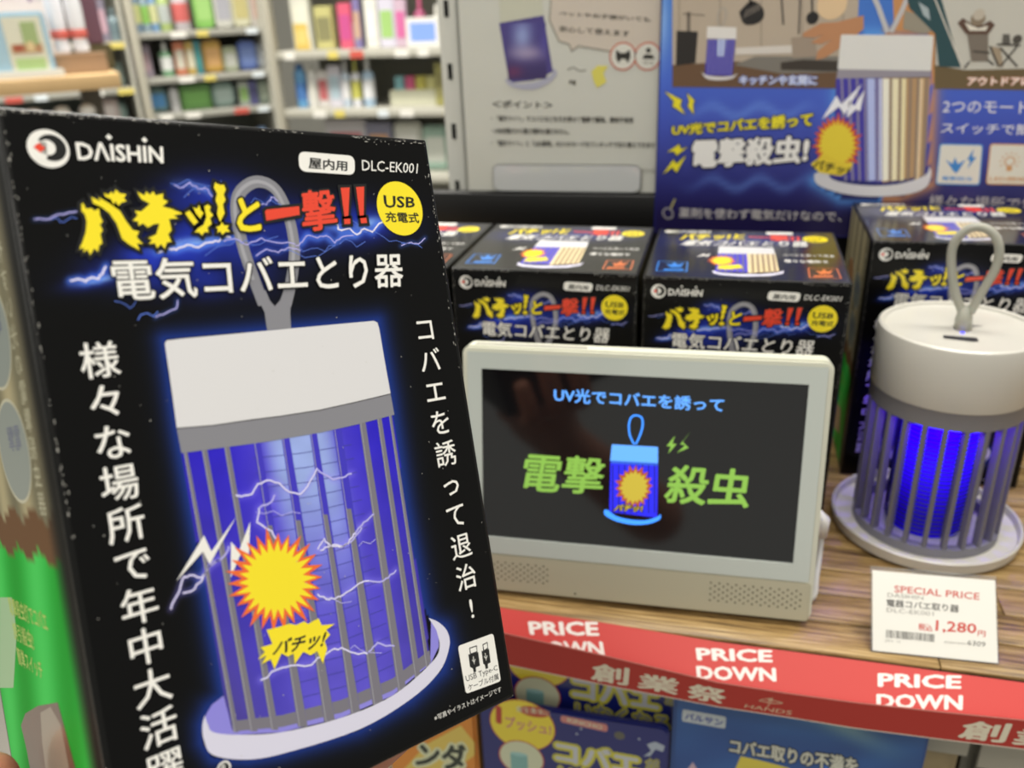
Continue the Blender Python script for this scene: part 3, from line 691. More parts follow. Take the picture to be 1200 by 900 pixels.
# bezel ring around the screen, its speaker strip below
bzl = bmesh.new()
def ringquad(bm, o, i, z):
    V = [bm.verts.new((x, y, z)) for x, y in o] + [bm.verts.new((x, y, z)) for x, y in i]
    Vb = [bm.verts.new((x, y, z - .0011)) for x, y in i]
    for k in range(4):
        bm.faces.new((V[k], V[(k + 1) % 4], V[4 + (k + 1) % 4], V[4 + k])); bm.faces.new((V[4 + k], V[4 + (k + 1) % 4], Vb[(k + 1) % 4], Vb[k]))
ringquad(bzl, [(0.003, yb), (mw - .003, yb), (mw - .003, mh - .003), (0.003, mh - .003)], [(sx0, sy0), (sx1, sy0), (sx1, sy1), (sx0, sy1)], 0.0006)
me = bpy.data.meshes.new('bezel'); bzl.to_mesh(me); bzl.free(); me.materials.append(BEZ); link('bezel', me, mon)
link('speaker_strip', rbox(0.0015, mw - 0.0015, 0.0034, yb - .0004, -0.0006, 0.0006, 0.002, SPK, 0.0005), mon, )
SCR = mat((0.006, 0.006, 0.007), 0.07, coat=0.3, emit=0.0, spec=0.7)
link('screen_glass', box_me(sx0 - .0003, sx1 + .0003, sy0 - .0003, sy1 + .0003, -0.0007, -0.0004, SCR), mon)
DK = mat('#35332c', 0.9)
def holes(x0, x1, nx):
    ya, yc = 0.0105, yb - 0.0052; n = 0
    for r_ in range(7):
        for i in range(nx):
            xx = x0 + (x1 - x0) * (i + (0.5 if r_ % 2 else 0)) / nx
            mk.disc((xx, ya + (yc - ya) * r_ / 6), 0.00052, DK, 33, 8, px=False)
lx0 = mk.P([(583, 675)])[0][0]; lx1 = mk.P([(646, 680)])[0][0]; rx0 = mk.P([(832, 700)])[0][0]; rx1 = mk.P([(942, 710)])[0][0]
holes(lx0 - .004, lx1, 8); holes(rx0, rx1, 11)
mk.disc((mk.P([(674, 699)])[0][0], .0060), .0006, DK, 33, 10, px=False)
o = mk.build('speaker_holes', mon, 'two fields of small dark speaker holes'); o['kind'] = 'stuff'; 
link('top_slot', box_me(0.006, 0.066, mh - .0006, mh + .0001, -0.0085, -0.004, mat('#8f8d84', .5)), mon, )
# picture on the screen
SB = mat('#5b9cf0', 0.4, emit=0.8); SG = mat('#86b84e', 0.4, emit=0.42); SBL = mat('#2323d8', 0.4, emit=0.9); SBK = mat('#060608', 0.3); SY = mat('#b9a63a', .4, emit=.55); SO = mat('#a8502c', .4, emit=.5); SLB = mat('#3d8fff', .4, emit=.9)
mk.step = 0.00004; mk.off = np.array([0, 0, -0.0004])
mk.text('UV光でコバエを誘って', [(649, 454), (849, 467), (848, 483.5), (649, 471)], SB, 1, 0.03)
mk.build('screen_headline', mon, 'small blue headline')
mk.text('電撃', [(617, 530), (711, 537), (705, 580), (608, 576)], SG, 1, 0.025, shear=0.0)
mk.build('screen_lettering', mon, 'left pair of green characters')
mk.text('殺虫', [(787, 544), (883, 551), (877, 596), (776, 590)], SG, 1, 0.03)
mk.build('screen_lettering', mon, 'right pair of green characters')
mk.poly([(791, 511), (781, 523), (786, 523.5), (783, 532), (793, 520.5), (788, 520)], SG, 1)
mk.poly([(810, 505), (797, 521), (803, 522), (793, 531), (807, 525), (800, 518)], SG, 1)
mk.build('screen_sparks', mon)
mk.stroke(spline([(743, 521), (738, 510), (737, 498), (740, 489), (746, 487), (752, 490), (753, 499), (750, 510), (745, 521)], 5), 0.0009, SLB, 1)
mk.poly([(717, 521), (771, 524), (771, 543), (715, 540)], SB, 1)
mk.poly([(715.5, 540), (771, 543), (770, 607), (714, 600)], SBL, 1)
mk.poly([(716, 540), (771, 543), (771, 546), (716, 543)], mat('#2c55b8', .4, emit=.7), 2)
for i in range(8): mk.poly([(717 + i * 7, 545), (719 + i * 7, 545), (719 + i * 7, 602), (717 + i * 7, 602)], mat('#1a1a9a', .4, emit=.5), 1.5)
mk.poly(spline([(708, 598), (709, 604), (722, 611), (742, 615), (760, 614), (773, 609), (774, 603), (770, 606), (756, 610), (738, 609), (722, 605), (712, 598), (708, 598)], 3), SLB, 3)
burst(mk, mon, (743, 571), 22, 25, 18, .78, SO, SY, 4, 5)
mk.text('バチッ!', [(722, 591), (754, 592), (752, 600), (719, 599)], SY, 6, .05, outline=SBK, ow=.1)
mk.build('screen_picture', mon, 'glowing blue lamp picture')
# prop and cable behind
link('rear_prop', box_me(0.07, 0.12, 0.02, 0.09, -0.0200, -0.0142, mat('#cfcfc4', .5), .001), mon)
link('power_plug', tube([(mw - .012, 0.052, -0.022), (mw + 0.002, 0.053, -0.024), (mw + .004, .050, -.026), (mw + .006, .04, -.030)], 0.0052, mat('#e6e4e0', .35), 14, [.7, 1, 1, .6]), mon)
link('power_cable', tube(spline([(mw + .006, .042, -.030), (mw + .006, .030, -.030), (mw + .0045, .018, -.024), (mw + .003, .0072, -.020), (mw - .006, .0074, -.024), (mw - .03, .0078, -.026)], 6), 0.0016, mat('#dcdcda', .4), 8), mon)

# ------------------------------------------------------------------ blue zapper lamp
LX, LY = 0.1735, 0.0330
lamp = thing('insect_zapper_lamp', 'white-capped cylindrical lamp with grey bars, blue light inside and a loop strap', 'lamp', Matrix.Translation((LX, LY, 0.0001)))
PW = mat('#cfccc3', 0.38, coat=0.15); PG = mat('#7f7e82', 0.5); RUB = mat('#a9a89c', 0.45, sss=0.2)
link('base_dish', lathe([(0.0005, 0.0), (0.050, 0.0), (0.0530, 0.0020), (0.0540, 0.0085), (0.0532, 0.0094), (0.0522, 0.0088), (0.0512, 0.0045), (0.040, 0.0036), (0.0005, 0.0036)], PW, 96), lamp)
link('foot_ring', lathe([(0.0405, 0.0037), (0.0412, 0.0040), (0.0412, 0.0095), (0.0395, 0.0100), (0.0365, 0.0100), (0.0365, 0.0037)], PG, 96), lamp)
link('collar', lathe([(0.0330, 0.0860), (0.0412, 0.0860), (0.0416, 0.0875), (0.0417, 0.0962), (0.0420, 0.0966), (0.0300, 0.0966)], PG, 96), lamp)
link('cap', lathe([(0.030, 0.0967), (0.0420, 0.0967), (0.0424, 0.0972), (0.0424, 0.1300), (0.0420, 0.1318), (0.0408, 0.1326), (0.0392, 0.1322), (0.0384, 0.1305), (0.0360, 0.1300), (0.0005, 0.1300)], PW, 96), lamp)
bar0 = bmesh.new(); bmesh.ops.create_cube(bar0, size=1, matrix=Matrix.Translation((0.0388, 0, 0.048)) @ Matrix.Diagonal((0.0050, 0.0026, 0.0765, 1)))
bmesh.ops.bevel(bar0, geom=bar0.edges[:], offset=0.0004, segments=1, affect='EDGES')
bme = bpy.data.meshes.new('bar'); bar0.to_mesh(bme); bar0.free(); bme.materials.append(mat('#716f76', 0.5))
NB = 24
for k_ in range(NB):
    o = link('bar', bme, lamp); o.rotation_euler.z = 2 * math.pi * (k_ + .3) / NB
# inner light column: one tube, downward light falloff set in its emission, inside the grid
tm = mat((0.022, 0.0, 1.0), 0.7, emit=2.2, spec=0.1); nt = tm.node_tree; tb = nt.nodes['Principled BSDF']
tcn = nt.nodes.new('ShaderNodeTexCoord'); sx = nt.nodes.new('ShaderNodeSeparateXYZ'); mr = nt.nodes.new('ShaderNodeMapRange'); mr.interpolation_type = 'SMOOTHSTEP'
mr.inputs[1].default_value = 0.012; mr.inputs[2].default_value = 0.080; mr.inputs[3].default_value = 0.14; mr.inputs[4].default_value = 2.3
nt.links.new(tcn.outputs['Object'], sx.inputs[0]); nt.links.new(sx.outputs[2], mr.inputs[0]); nt.links.new(mr.outputs[0], tb.inputs['Emission Strength'])
link('light_tube', lathe([(0.0005, 0.0858), (0.0200, 0.0858), (0.0205, 0.085), (0.0205, 0.0040), (0.0005, 0.0040)], tm, 48), lamp)
gr = bmesh.new()
for i in range(27):
    z = 0.008 + i * 0.0028
    q = lathe([(0.0226, z - .00055), (0.0232, z), (0.0226, z + .00055), (0.0222, z), (0.0226, z - .00055)], PG, 40); gr.from_mesh(q); bpy.data.meshes.remove(q)
gm = bpy.data.meshes.new('wires'); gr.to_mesh(gm); gr.free(); gm.materials.append(mat('#22203a', 0.5, metal=0.3)); link('grid_wires', gm, lamp, )
for a in (20, 110, 200, 290):
    a = math.radians(a); link('grid_post', tube([(0.0205 * math.cos(a), 0.0205 * math.sin(a), 0.0040), (0.0205 * math.cos(a), 0.0205 * math.sin(a), 0.0858)], 0.0012, PG, 8), lamp)
def plight(name, z, rad, e):
    l = bpy.data.lights.new(name, 'POINT'); l.energy = e; l.color = (0.10, 0.0, 1.0); l.shadow_soft_size = rad
    o = bpy.data.objects.new(name, l); COL.objects.link(o); o.parent = lamp; o.location = z
for a in (0, 120, 240):
    a = math.radians(a - 95); plight('violet_led', (0.027 * math.cos(a), 0.027 * math.sin(a), 0.0895), 0.002, 0.075)
# strap
fdir = np.array([LX - C[0], LY - C[1]]); fdir /= np.linalg.norm(fdir); sd = np.array([fdir[1], -fdir[0]])
def lp(px, py):
    d = ray(px, py); n_ = np.array([fdir[0], fdir[1], 0]); t = ((np.array([LX, LY, 0]) - C) @ n_) / (d @ n_); return C + t * d - np.array([LX, LY, 0])
SPTS = [(1128, 366), (1120, 345), (1115, 315), (1117, 288), (1131, 271), (1147, 266), (1163, 273), (1171, 292), (1166, 316), (1152, 340), (1137, 366)]
pts = spline([lp(*q) for q in SPTS], 7)
link('strap', tube(pts, 0.0024, RUB, 12), lamp, )
b0 = lp(1129, 382); b1 = lp(1131, 360); b0[2] = 0.1296
link('strap_root', tube([b0, b0 + (b1 - b0) * .55, b1], 0.0046, RUB, 14, [1, .95, .6]), lamp)
def flat(name, pts2, m, h=0.00015):
    Vn = [(x, y, 0.1301 + h) for x, y in pts2]; link(name, mesh('m', Vn, [tuple(range(len(Vn)))], m), lamp)
def capxy(px, py):
    d = ray(px, py); t = (0.1303 - C[2]) / d[2]; q = C + t * d; return (q[0] - LX, q[1] - LY)
sc_ = capxy(1133, 382); sa = 0.17
flat('strap_slot', [(sc_[0] + .0085 * math.cos(a) * math.cos(sa) - .0014 * math.sin(a) * math.sin(sa), sc_[1] + .0085 * math.cos(a) * math.sin(sa) + .0014 * math.sin(a) * math.cos(sa)) for a in np.linspace(0, 6.1, 24)], mat('#8e8b88', .5))
flat('switch', [capxy(*q) for q in ((1105, 393), (1144, 396), (1147, 400), (1141, 400.5), (1106, 396.5))][::-1], mat('#2c2c30', .4), .0003)
dot = capxy(1128, 390); flat('indicator_light', [(dot[0] + .0011 * math.cos(a), dot[1] + .0011 * math.sin(a)) for a in np.linspace(0, 6.0, 16)], mat((0.02, 0.02, 1.0), .4, emit=3.0), .0003)

# ------------------------------------------------------------------ price card
ct = math.radians(38); FT = Frame((0.1279, -0.0925, 0.0006), (0.9991, 0.0416, 0), (-math.sin(ct) * .0416, math.sin(ct), math.cos(ct)))
card = thing('price_card', 'small white price card leaning in a clear stand before the blue lamp', 'price card', FT.matrix())
pk = Ink(FT); Q = pk.P([(1024.5, 668.5), (1169.5, 680.5), (1166, 779), (1020.5, 765.5)])
cwid = (Q[1][0] + Q[2][0]) / 2 - Q[0][0] * .5 - Q[3][0] * .5; cx0 = (Q[0][0] + Q[3][0]) / 2; chh = (Q[0][1] + Q[1][1]) / 2
link('card', box_me(cx0, cx0 + cwid, 0.0008, chh, -0.0006, 0, mat('#e4e2da', 0.35, coat=0.3)), card)
clear = mat('#f4f6f6', 0.05, trans=0.9)
link('clear_stand', box_me(cx0 - .0008, cx0 + cwid + .0008, 0, chh + .0022, -0.0018, -0.0007, clear), card)
TR = mat('#c8463c', .5); TG = mat('#5a5855', .5); TL_ = mat('#9a9790', .5)
pk.step = 0.00005; pk.off = np.array([0, 0, 0.00003])
pk.text('SPECIAL PRICE', [(1048, 686), (1148, 695), (1147.5, 703), (1048, 694)], TR, 1, .01)
pk.text('DASIHIN', [(1040, 694.5), (1082, 698.5), (1082, 703), (1040, 699.5)], TL_, 1)
pk.text('電器コバエ取り器', [(1039, 702), (1124, 709), (1123.5, 718), (1039, 710.5)], TG, 1, .02)
pk.text('DLC-EK001', [(1039, 712), (1094, 717), (1094, 722), (1039, 717)], TL_, 1)
pk.text('税込', [(1076.5, 730), (1093, 732), (1092.5, 740), (1076, 738.5)], TR, 1, .02)
pk.text('1,280', [(1097, 726.5), (1144.5, 731), (1144, 744), (1096, 741)], TR, 1, .02)
pk.text('円', [(1146, 738.5), (1155, 739.5), (1154.5, 746.5), (1145.5, 745.5)], TR, 1, .01)
pk.text('6309', [(1134, 750), (1155, 752.5), (1154.5, 758), (1133.5, 756)], TG, 1)
pk.text('4020073690', [(1106, 751), (1132, 753.5), (1132, 755.5), (1106, 753.5)], TL_, 1)
pk.text('JAN  12', [(1037, 749), (1055, 751), (1055, 754), (1037, 752.5)], TL_, 1)
rb = random.Random(2); xb = 1038.5
while xb < 1095:
    wb = rb.choice((.6, .9, 1.6)); pk.poly([(xb, 738 + (xb - 1038) * .095), (xb + wb, 738 + (xb - 1038) * .095), (xb + wb - .3, 747 + (xb - 1038) * .095), (xb - .3, 747 + (xb - 1038) * .095)], TG, 1); xb += wb + rb.choice((.6, .8, 1.2))
pk.build('card_print', card, 'red and grey lettering with a barcode')

# ------------------------------------------------------------------ red price strips
t45 = math.radians(45)
FU = Frame((0, -0.0985, -0.0004), (1, 0, 0), (0, math.cos(t45), math.sin(t45)))
ups = thing('price_strip', 'upper red price strip tilted along the shelf edge with white lettering', 'sign', FU.matrix())
uk = Ink(FU); REDU = mat('#cf4540', 0.5, bump=0.06, bscale=60); REDL = mat('#a92f26', 0.5, bump=0.06, bscale=60); WPR = mat('#f2ece6', .5)
def strip_me(edge_t, edge_b, th, m):
    n = len(edge_t); V = [(x, y, 0) for x, y in edge_t] + [(x, y, 0) for x, y in edge_b] + [(x, y, -th) for x, y in edge_t] + [(x, y, -th) for x, y in edge_b]
    Fc = []
    for i in range(n - 1):
        Fc += [(n + i, n + i + 1, i + 1, i), (2 * n + i, 2 * n + i + 1, 3 * n + i + 1, 3 * n + i), (i, i + 1, 2 * n + i + 1, 2 * n + i), (n + i + 1, n + i, 3 * n + i, 3 * n + i + 1)]
    Fc += [(0, 2 * n, 3 * n, n), (n - 1, 2 * n - 1, 4 * n - 1, 3 * n - 1)]
    return mesh('m', V, Fc, m)
et = uk.P([(590, 712.5), (715, 731), (840, 752), (1000, 773), (1200, 800)]); et = [(-0.40, et[0][1])] + et + [(0.60, et[-1][1])]
eb = [(x, y - 0.0215) for x, y in et]
link('strip_sheet', strip_me(et, eb, 0.0006, REDU), ups)
EDG = mat('#e79a90', .5)
uk.text('PRICE', [(618.5, 728), (700.5, 728.5), (702.5, 745.5), (621, 744)], WPR, 2, .05); uk.text('DOWN', [(622, 751), (706, 751.5), (709, 769), (624, 768.5)], WPR, 2, .05)
uk.build('strip_lettering', ups)
uk.text('PRICE', [(815, 759), (905, 761.5), (905.5, 776.5), (817, 774)], WPR, 2, .05); uk.text('DOWN', [(815.5, 780), (909, 782.5), (910, 799), (817, 796.5)], WPR, 2, .05)
uk.build('strip_lettering', ups)
uk.text('PRICE', [(1028.5, 788.5), (1127, 791.5), (1126.5, 807.5), (1028.5, 805)], WPR, 2, .05); uk.text('DOWN', [(1027, 813), (1128.5, 814.5), (1128, 832.5), (1027, 829.5)], WPR, 2, .05)
uk.build('strip_lettering', ups)
FD = Frame((0, -0.1145, 0), (1, 0, 0), (0, 0, 1))
los = thing('sale_strip', 'lower darker red sale strip hanging under the tilted price strip', 'sign', FD.matrix())
dk = Ink(FD)
et = dk.P([(591, 742), (715, 770), (840, 799.5), (920, 812), (1000, 823), (1100, 834), (1200, 844)]); eb = dk.P([(599, 780), (720, 805), (840, 828), (920, 840), (1000, 853), (1100, 866), (1200, 878)])
def ext(L, x, k): 
    s_ = (L[1][1] - L[0][1]) / (L[1][0] - L[0][0]) if x < L[0][0] else (L[-1][1] - L[-2][1]) / (L[-1][0] - L[-2][0])
    b_ = L[0] if x < L[0][0] else L[-1]; return (x, b_[1] + s_ * (x - b_[0]) * k)
et = [ext(et, -0.16, .6)] + et + [ext(et, 0.60, .2)]; eb = [(et[0][0], ext(eb, -0.16, .6)[1])] + eb + [(0.60, ext(eb, .60, .2)[1])]
link('strip_sheet', strip_me(et, eb, 0.0006, REDL), los)
dk.stroke(et, 0.0006, EDG, 1, px=False, caps=False); dk.stroke(eb, 0.0006, mat('#d9c8b8', .4), 1, px=False, caps=False); dk.build('strip_edging', los, 'paler edge lines')
for t, q in (('創', [(694, 776), (738, 783), (736, 804), (692, 797)]), ('業', [(749, 788), (798, 796), (794, 815), (746, 806)]), ('祭', [(807, 800), (853, 808), (849, 826), (804, 818)]),
             ('創', [(1130, 844), (1187, 848), (1177, 871), (1121, 865)]), ('業', [(1192, 853), (1250, 861), (1240, 882), (1184, 872)])):
    dk.text(t, q, mat('#d8cfb8', .5), 2, .04); dk.build('strip_lettering', los)
CR = mat('#c9a98c', .5)
dk.text('手', [(900, 817), (907, 818), (905, 828), (897, 827)], CR, 2, .02); dk.text('HANDS', [(874, 825), (929, 833), (927, 838), (872, 829)], CR, 2, .01)
dk.stroke(spline([(889, 821), (898, 819), (908, 821), (917, 824), (906, 824), (889, 821)], 4), .0005, CR, 2)
dk.build('shop_mark', los)

# ------------------------------------------------------------------ goods under the shelf
def pack(name, label, Fp, u0, u1, v0, v1, th, m, r=0.003, group=None, rmax=None):
    t = thing(name, label, 'packet' if 'packet' in name else 'box', (Fp.matrix() @ Matrix.Translation((0, 0, 0))), group)
    link('pack_body', rbox(u0, u1, v0, v1, -th, 0, r, m, min(.002, th / 4)), t); return t
NAVY = mat('#17206e', .3, coat=.5); PY = mat('#e8d43c', **INKC); PR = mat('#b53a2a', **INKC); PALE = mat('#cfd3b4', **INKC); PBL = mat('#a9b4c4', **INKC)
FRONT = Frame((0, -0.085, 0), (1, 0, 0), (0, 0, 1))
def navy(FN, dx, dy, label):
    t = pack('insect_spray_packet', label, FN, -0.0845 + dx, 0.0305 + dx, -0.300, -0.0805 + dy, 0.005, NAVY, .006, 'navy insect spray packets')
    k_ = Ink(FN); sh = lambda L: [(a, b) for a, b in L]
    def UV(L): return [(FRONT.uv(*q)[0] + dx, FRONT.uv(*q)[1] + dy) for q in L]
    c1 = UV([(612, 850)])[0]; k_.disc(c1, .0206, PR, 1, px=False); k_.disc(c1, .0200, PY, 2, px=False)
    c2 = UV([(611, 888)])[0]; k_.disc(c2, .0146, PR, 3, px=False); k_.disc(c2, .0138, PALE, 4, px=False)
    k_.poly([(c2[0] - .007, c2[1] + .002), (c2[0] + .004, c2[1] + .003), (c2[0] + .004, c2[1] - .012), (c2[0] - .007, c2[1] - .012)], mat('#7fb0ac', **INKC), 5, px=False)
    k_.disc((c2[0] - .0015, c2[1] + .0028), .0055, mat('#9cc8c6', **INKC), 5.5, px=False, ry=.0016)
    k_.disc(UV([(626, 834)])[0], .0095, PR, 3, px=False, ry=.0042)
    k_.text('衛生害虫に', UV([(605, 827), (645, 832), (645, 839), (605, 834)]), PALE, 4, .01, px=False)
    k_.text('1', UV([(581, 826), (588, 828), (588, 849), (581, 847)]), PR, 4, .08, px=False)
    k_.text('プッシュ!', UV([(592, 838), (646, 849), (646, 862), (592, 853)]), mat('#c9877c', **INKC), 4, .04, px=False)
    k_.build('round_stickers', t, 'yellow round badge over a smaller can picture')
    k_.rrect(UV([(657, 838), (712, 849), (712, 858), (657, 846)]), .002, mat('#c9807a', **INKC), 2, px=False)
    k_.text('KINCHO', UV([(665, 841), (706, 850), (706, 855), (665, 846)]), PALE, 3, .02, px=False)
    k_.text('が', UV([(757, 888), (772, 891), (772, 904), (757, 901)]), mat('#8e8f86', **INKC), 5, .05, px=False, outline=mat('#a9a440', **INKC), ow=.10)
    k_.text('コバエ', UV([(651, 867), (750, 885), (750, 909), (651, 891)]), mat('#c3c6cc', **INKC), 5, .05, px=False, outline=mat('#c9c440', **INKC), ow=.11)
    k_.build('front_print', t, 'upper line of rounded lettering')
    k_.text('いなくなる', UV([(655, 896), (762, 915), (762, 935), (655, 916)]), mat('#8e9096', **INKC), 5, .04, px=False, outline=mat('#c9c440', **INKC), ow=.10)
    k_.disc(UV([(726, 862)])[0], .0032, mat('#5d5d52', **INKC), 3, px=False)
    for q in ((681, 854), (749, 866), (676, 860)): k_.disc(UV([q])[0], .0009, PBL, 3, 5, px=False)
    k_.poly(UV([(758, 872), (768, 869), (779, 874), (777, 881), (768, 878), (762, 886), (754, 886), (763, 880)]), PBL, 3, px=False)
    k_.build('front_print', t, 'pale rounded lettering on navy')
FN = Frame((0, -0.085, 0), (1, 0, 0), (0, 0, 1)); navy(FN, 0, 0, 'navy insect spray packet at the front of the lower shelf with yellow round badge')
FN2 = Frame((0, -0.074, 0), (1, 0, 0), (0, 0, 1)); sh_ = np.array(FN2.uv(671, 791)) - np.array(FRONT.uv(651, 867)); navy(FN2, float(sh_[0]), float(sh_[1]), 'second navy insect spray packet standing behind and above the front one')
# orange packet
FO = Frame((0, -0.083, 0), (1, 0, 0), (0, 0, 1))
t = pack('deodoriser_packet', 'orange and yellow packet under the shelf just below the held carton', FO, -0.150, -0.0885, -0.300, -0.080, .02, mat('#d9892b', .3, coat=.5), .008)
k_ = Ink(FO)
k_.poly([(470, 905), (500, 872), (540, 850), (556, 870), (556, 885), (530, 905)], mat('#dcc25c', **INKC), 1)
k_.poly([(515, 905), (530, 885), (558, 905)], mat('#d0792a', **INKC), 2)
k_.text('ンダ', [(492, 868), (545, 872), (552, 905), (485, 898)], mat('#1d2a20', **INKC), 4, .06, outline=mat('#d5dab4', **INKC), ow=.1)
k_.build('front_print', t)
# blue packet
FB = Frame((0, -0.085, 0), (1, 0, 0), (0, 0, 1)); u0 = FB.uv(786, 850)[0]; u1 = FB.uv(1085, 890)[0]
t = pack('fly_trap_packet', 'wide blue packet with water swirls standing under the red strips', FB, u0 + .001, u1, -0.300, -0.052, .02, mat('#1e4f96', .3, coat=.5), .003)
k_ = Ink(FB)
def water(X, Y):
    a = smooth_noise(X, Y, .03, 8); b = smooth_noise(X * .6 + Y, Y, .06, 9); s1 = np.exp(-((X - Y * 1.55 + 330) / 26) ** 2) * np.exp(-((Y - 845) / 30) ** 2)
    f = np.clip(.35 + .25 * a + .2 * b, 0, 1)[:, None]
    c = np.array([20, 60, 130]) / 255 * (1 - f) + np.array([62, 130, 196]) / 255 * f
    c = c + (np.array([150, 190, 190]) / 255 - c) * (np.clip(s1, 0, 1) * .8)[:, None]
    return c
k_.grid('water_print', t, u0 + .003, u1 - .002, -0.20, -0.054, 90, 60, water, mat_attr(.3, .5), 0)
PLB = mat('#c2cbd0', **INKC)
k_.rrect([(800, 831), (851, 840), (850, 854), (799, 845)], .0015, PLB, 1); k_.text('バルサン', [(803, 835), (848, 843), (847, 851), (802, 843)], mat('#2a3f9a', **INKC), 2, .05)
k_.build('front_print', t, 'small pale name plate')
DKB = mat('#10202c', **INKC)
k_.text('コバエ取りの不満を', [(856, 865), (1006, 888), (1005, 909), (854, 882)], mat('#cfcfc0', **INKC), 3, .05, outline=DKB, ow=.08)
k_.poly([(862, 900), (868, 886), (895, 892), (925, 900), (930, 910), (860, 910)], mat('#d6c648', **INKC), 2)
k_.poly([(962, 910), (966, 896), (976, 900), (978, 910)], mat('#2c6ac8', **INKC), 2)
k_.poly([(805, 902), (812, 893), (818, 903)], mat('#c0a8b8', **INKC), 2)
k_.build('front_print', t)
# goods further right
for i, (a, b, z, cl, lb) in enumerate(((0.166, 0.196, -.075, '#a8946c', 'tan bagged goods beside the blue packet'), (0.198, 0.245, -.082, '#6d6a5c', 'dull grey bagged goods at the lower right corner'))):
    t = thing('goods_bag', lb, 'bag', Matrix.Translation((a, -0.05, -0.33)), 'bagged goods under the shelf')
    link('bag_body', rbox(0, b - a, 0, z + .33, -0.03, 0, .006, mat(cl, .25, coat=.4, bump=.6, bscale=60, var=.3), .006), t).rotation_euler.x = math.pi / 2
    link('bag_header', box_me(.002, b - a - .002, -.012, -.0105, z + .315, z + .345, mat('#b9b4a4', .5), .0004), t)

# ------------------------------------------------------------------ big promotion board
FP = Frame((0, 0.199, 0), (1, 0, 0), (0, 0, 1))
post = thing('promotion_board', 'large blue lamp promotion board with kitchen and camping photos at upper right', 'sign', FP.matrix())
pl, pr, pb, pt = FP.uv(771, 120)[0], 0.36, 0.1375, 0.48
link('board_sheet', box_me(pl, pr, pb, pt, -.0009, 0, mat('#20206a', .35, coat=.2)), post)
P_ = dict(rough=.4, coat=.15)
pw = lambda c: mat(c, **P_)
pk = Ink(FP, step=.00008)
def pcol(X, Y):
    t = np.clip((Y - 20) / 235, 0, 1)[:, None]
    c = np.array([66, 118, 205]) / 255 * (1 - t) + np.array([24, 16, 66]) / 255 * t
    c = c + np.array([22, 22, 62]) / 255 * (np.sin(t * 3.1) * .9)
    l = np.exp(-((X - 775) / 9) ** 2 - ((Y - 25) / 45) ** 2)[:, None]; c = c + (np.array([150, 190, 245]) / 255 - c) * l * .8
    d, ins = dist_poly(X, Y, [(985, 40), (1094, 42), (1088, 190), (1090, 215), (1050, 232), (985, 232), (955, 212), (978, 190)])
    g = np.where(ins, 0, np.exp(-(d / 9) ** 1.6))[:, None]; wr = (X > 1035)[:, None]
    c = c + (np.where(wr, np.array([214, 146, 92]), np.array([90, 160, 235])) / 255 - c) * g * .9
    for cx, cy, sx, sy in ((880, 130, 70, 6), (880, 215, 70, 6)): c = c + (np.array([120, 170, 245]) / 255 - c) * (np.exp(-((X - cx) / sx) ** 4 - ((Y - cy - 6 * np.sin(X / 9)) / sy) ** 2) * .4)[:, None]
    return c
pk.grid('board_background', post, pl + .001, pr, pb + .001, pt, 170, 110, pcol, mat_attr(.4, .15), 0, 'blue to navy gradient')
# kitchen photo
pk.poly([(788, -140), (1012, -140), (1002, 104), (788, 101)], pw('#b9aa98'), 1)
for i in range(5): pk.poly([(795 + i * 48, -100), (797 + i * 48, -100), (797 + i * 48, 60), (795 + i * 48, 60)], pw('#a39584'), 2)
pk.poly([(788, 76), (860, 72), (1004, 76), (1002, 104), (788, 102)], pw('#6a4f38'), 2)
pk.poly([(860, 76), (885, 66), (1005, 66), (1003, 84), (915, 86)], pw('#7d7870'), 2.5); pk.poly([(915, 73), (940, 70), (1000, 72), (1000, 84), (915, 82)], pw('#3b332c'), 2.8)
pk.poly([(862, 56), (928, 53), (928, 62), (862, 64)], pw('#d9d2ca'), 3); pk.poly([(927, 44), (955, 42), (958, 66), (929, 68)], pw('#a09080'), 3)
pk.poly([(793, 36), (818, 37), (815, 74), (792, 77)], pw('#26221f'), 3); pk.poly([(805, 14), (809, 14), (809, 37), (805, 37)], pw('#6f665c'), 3); pk.stroke([(800, 16), (826, 18)], .0007, pw('#6f665c'), 3)
pk.poly(spline([(866, 14), (880, 1), (893, 8), (895, 20), (886, 28), (872, 28), (866, 14)], 4), pw('#211e1d'), 3); pk.stroke([(880, 6), (872, -60)], .0016, pw('#211e1d'), 3)
for i in range(5): pk.stroke([(872 + i * 4, 21 - i * 2), (876 + i * 4, 11 - i * 2)], .0006, pw('#8d8379'), 3.4, caps=False)
pk.stroke([(912, -60), (918, 29)], .0011, pw('#2a2726'), 3); pk.stroke([(940, -60), (936, 40)], .0011, pw('#4a4442'), 3)
pk.disc((952, 21), .0040, pw('#1f1c1c'), 3.5); pk.stroke([(950, -60), (952, 18)], .0013, pw('#2a2726'), 3)
pk.disc((975, 5), .0095, pw('#e2c49c'), 3)
pk.poly([(1012, 18), (980, 26), (962, 27), (942, 38), (940, 43), (955, 44), (965, 40), (950, 50), (962, 52), (975, 46), (958, 60), (956, 70), (966, 68), (985, 56), (1012, 34)], pw('#bd8760'), 4)
pk.poly([(829, 31), (863, 32), (863, 46), (828, 45)], pw('#e4e0dc'), 4); pk.poly([(829, 46), (862, 46), (858, 89), (826, 88)], pw('#4b44a8'), 4)
for i in range(7): pk.stroke([(832 + i * 4.4, 46), (830 + i * 4.3, 87)], .0006, pw('#8c86c8'), 4.4, caps=False)
pk.poly([(840, 46), (851, 46), (849, 66), (841, 66)], pw('#b9c8ee'), 4.2); pk.poly(spline([(822, 84), (828, 92), (843, 94), (858, 92), (864, 86), (858, 89), (843, 90), (828, 88), (822, 84)], 3), pw('#dcd8d8'), 4.6)
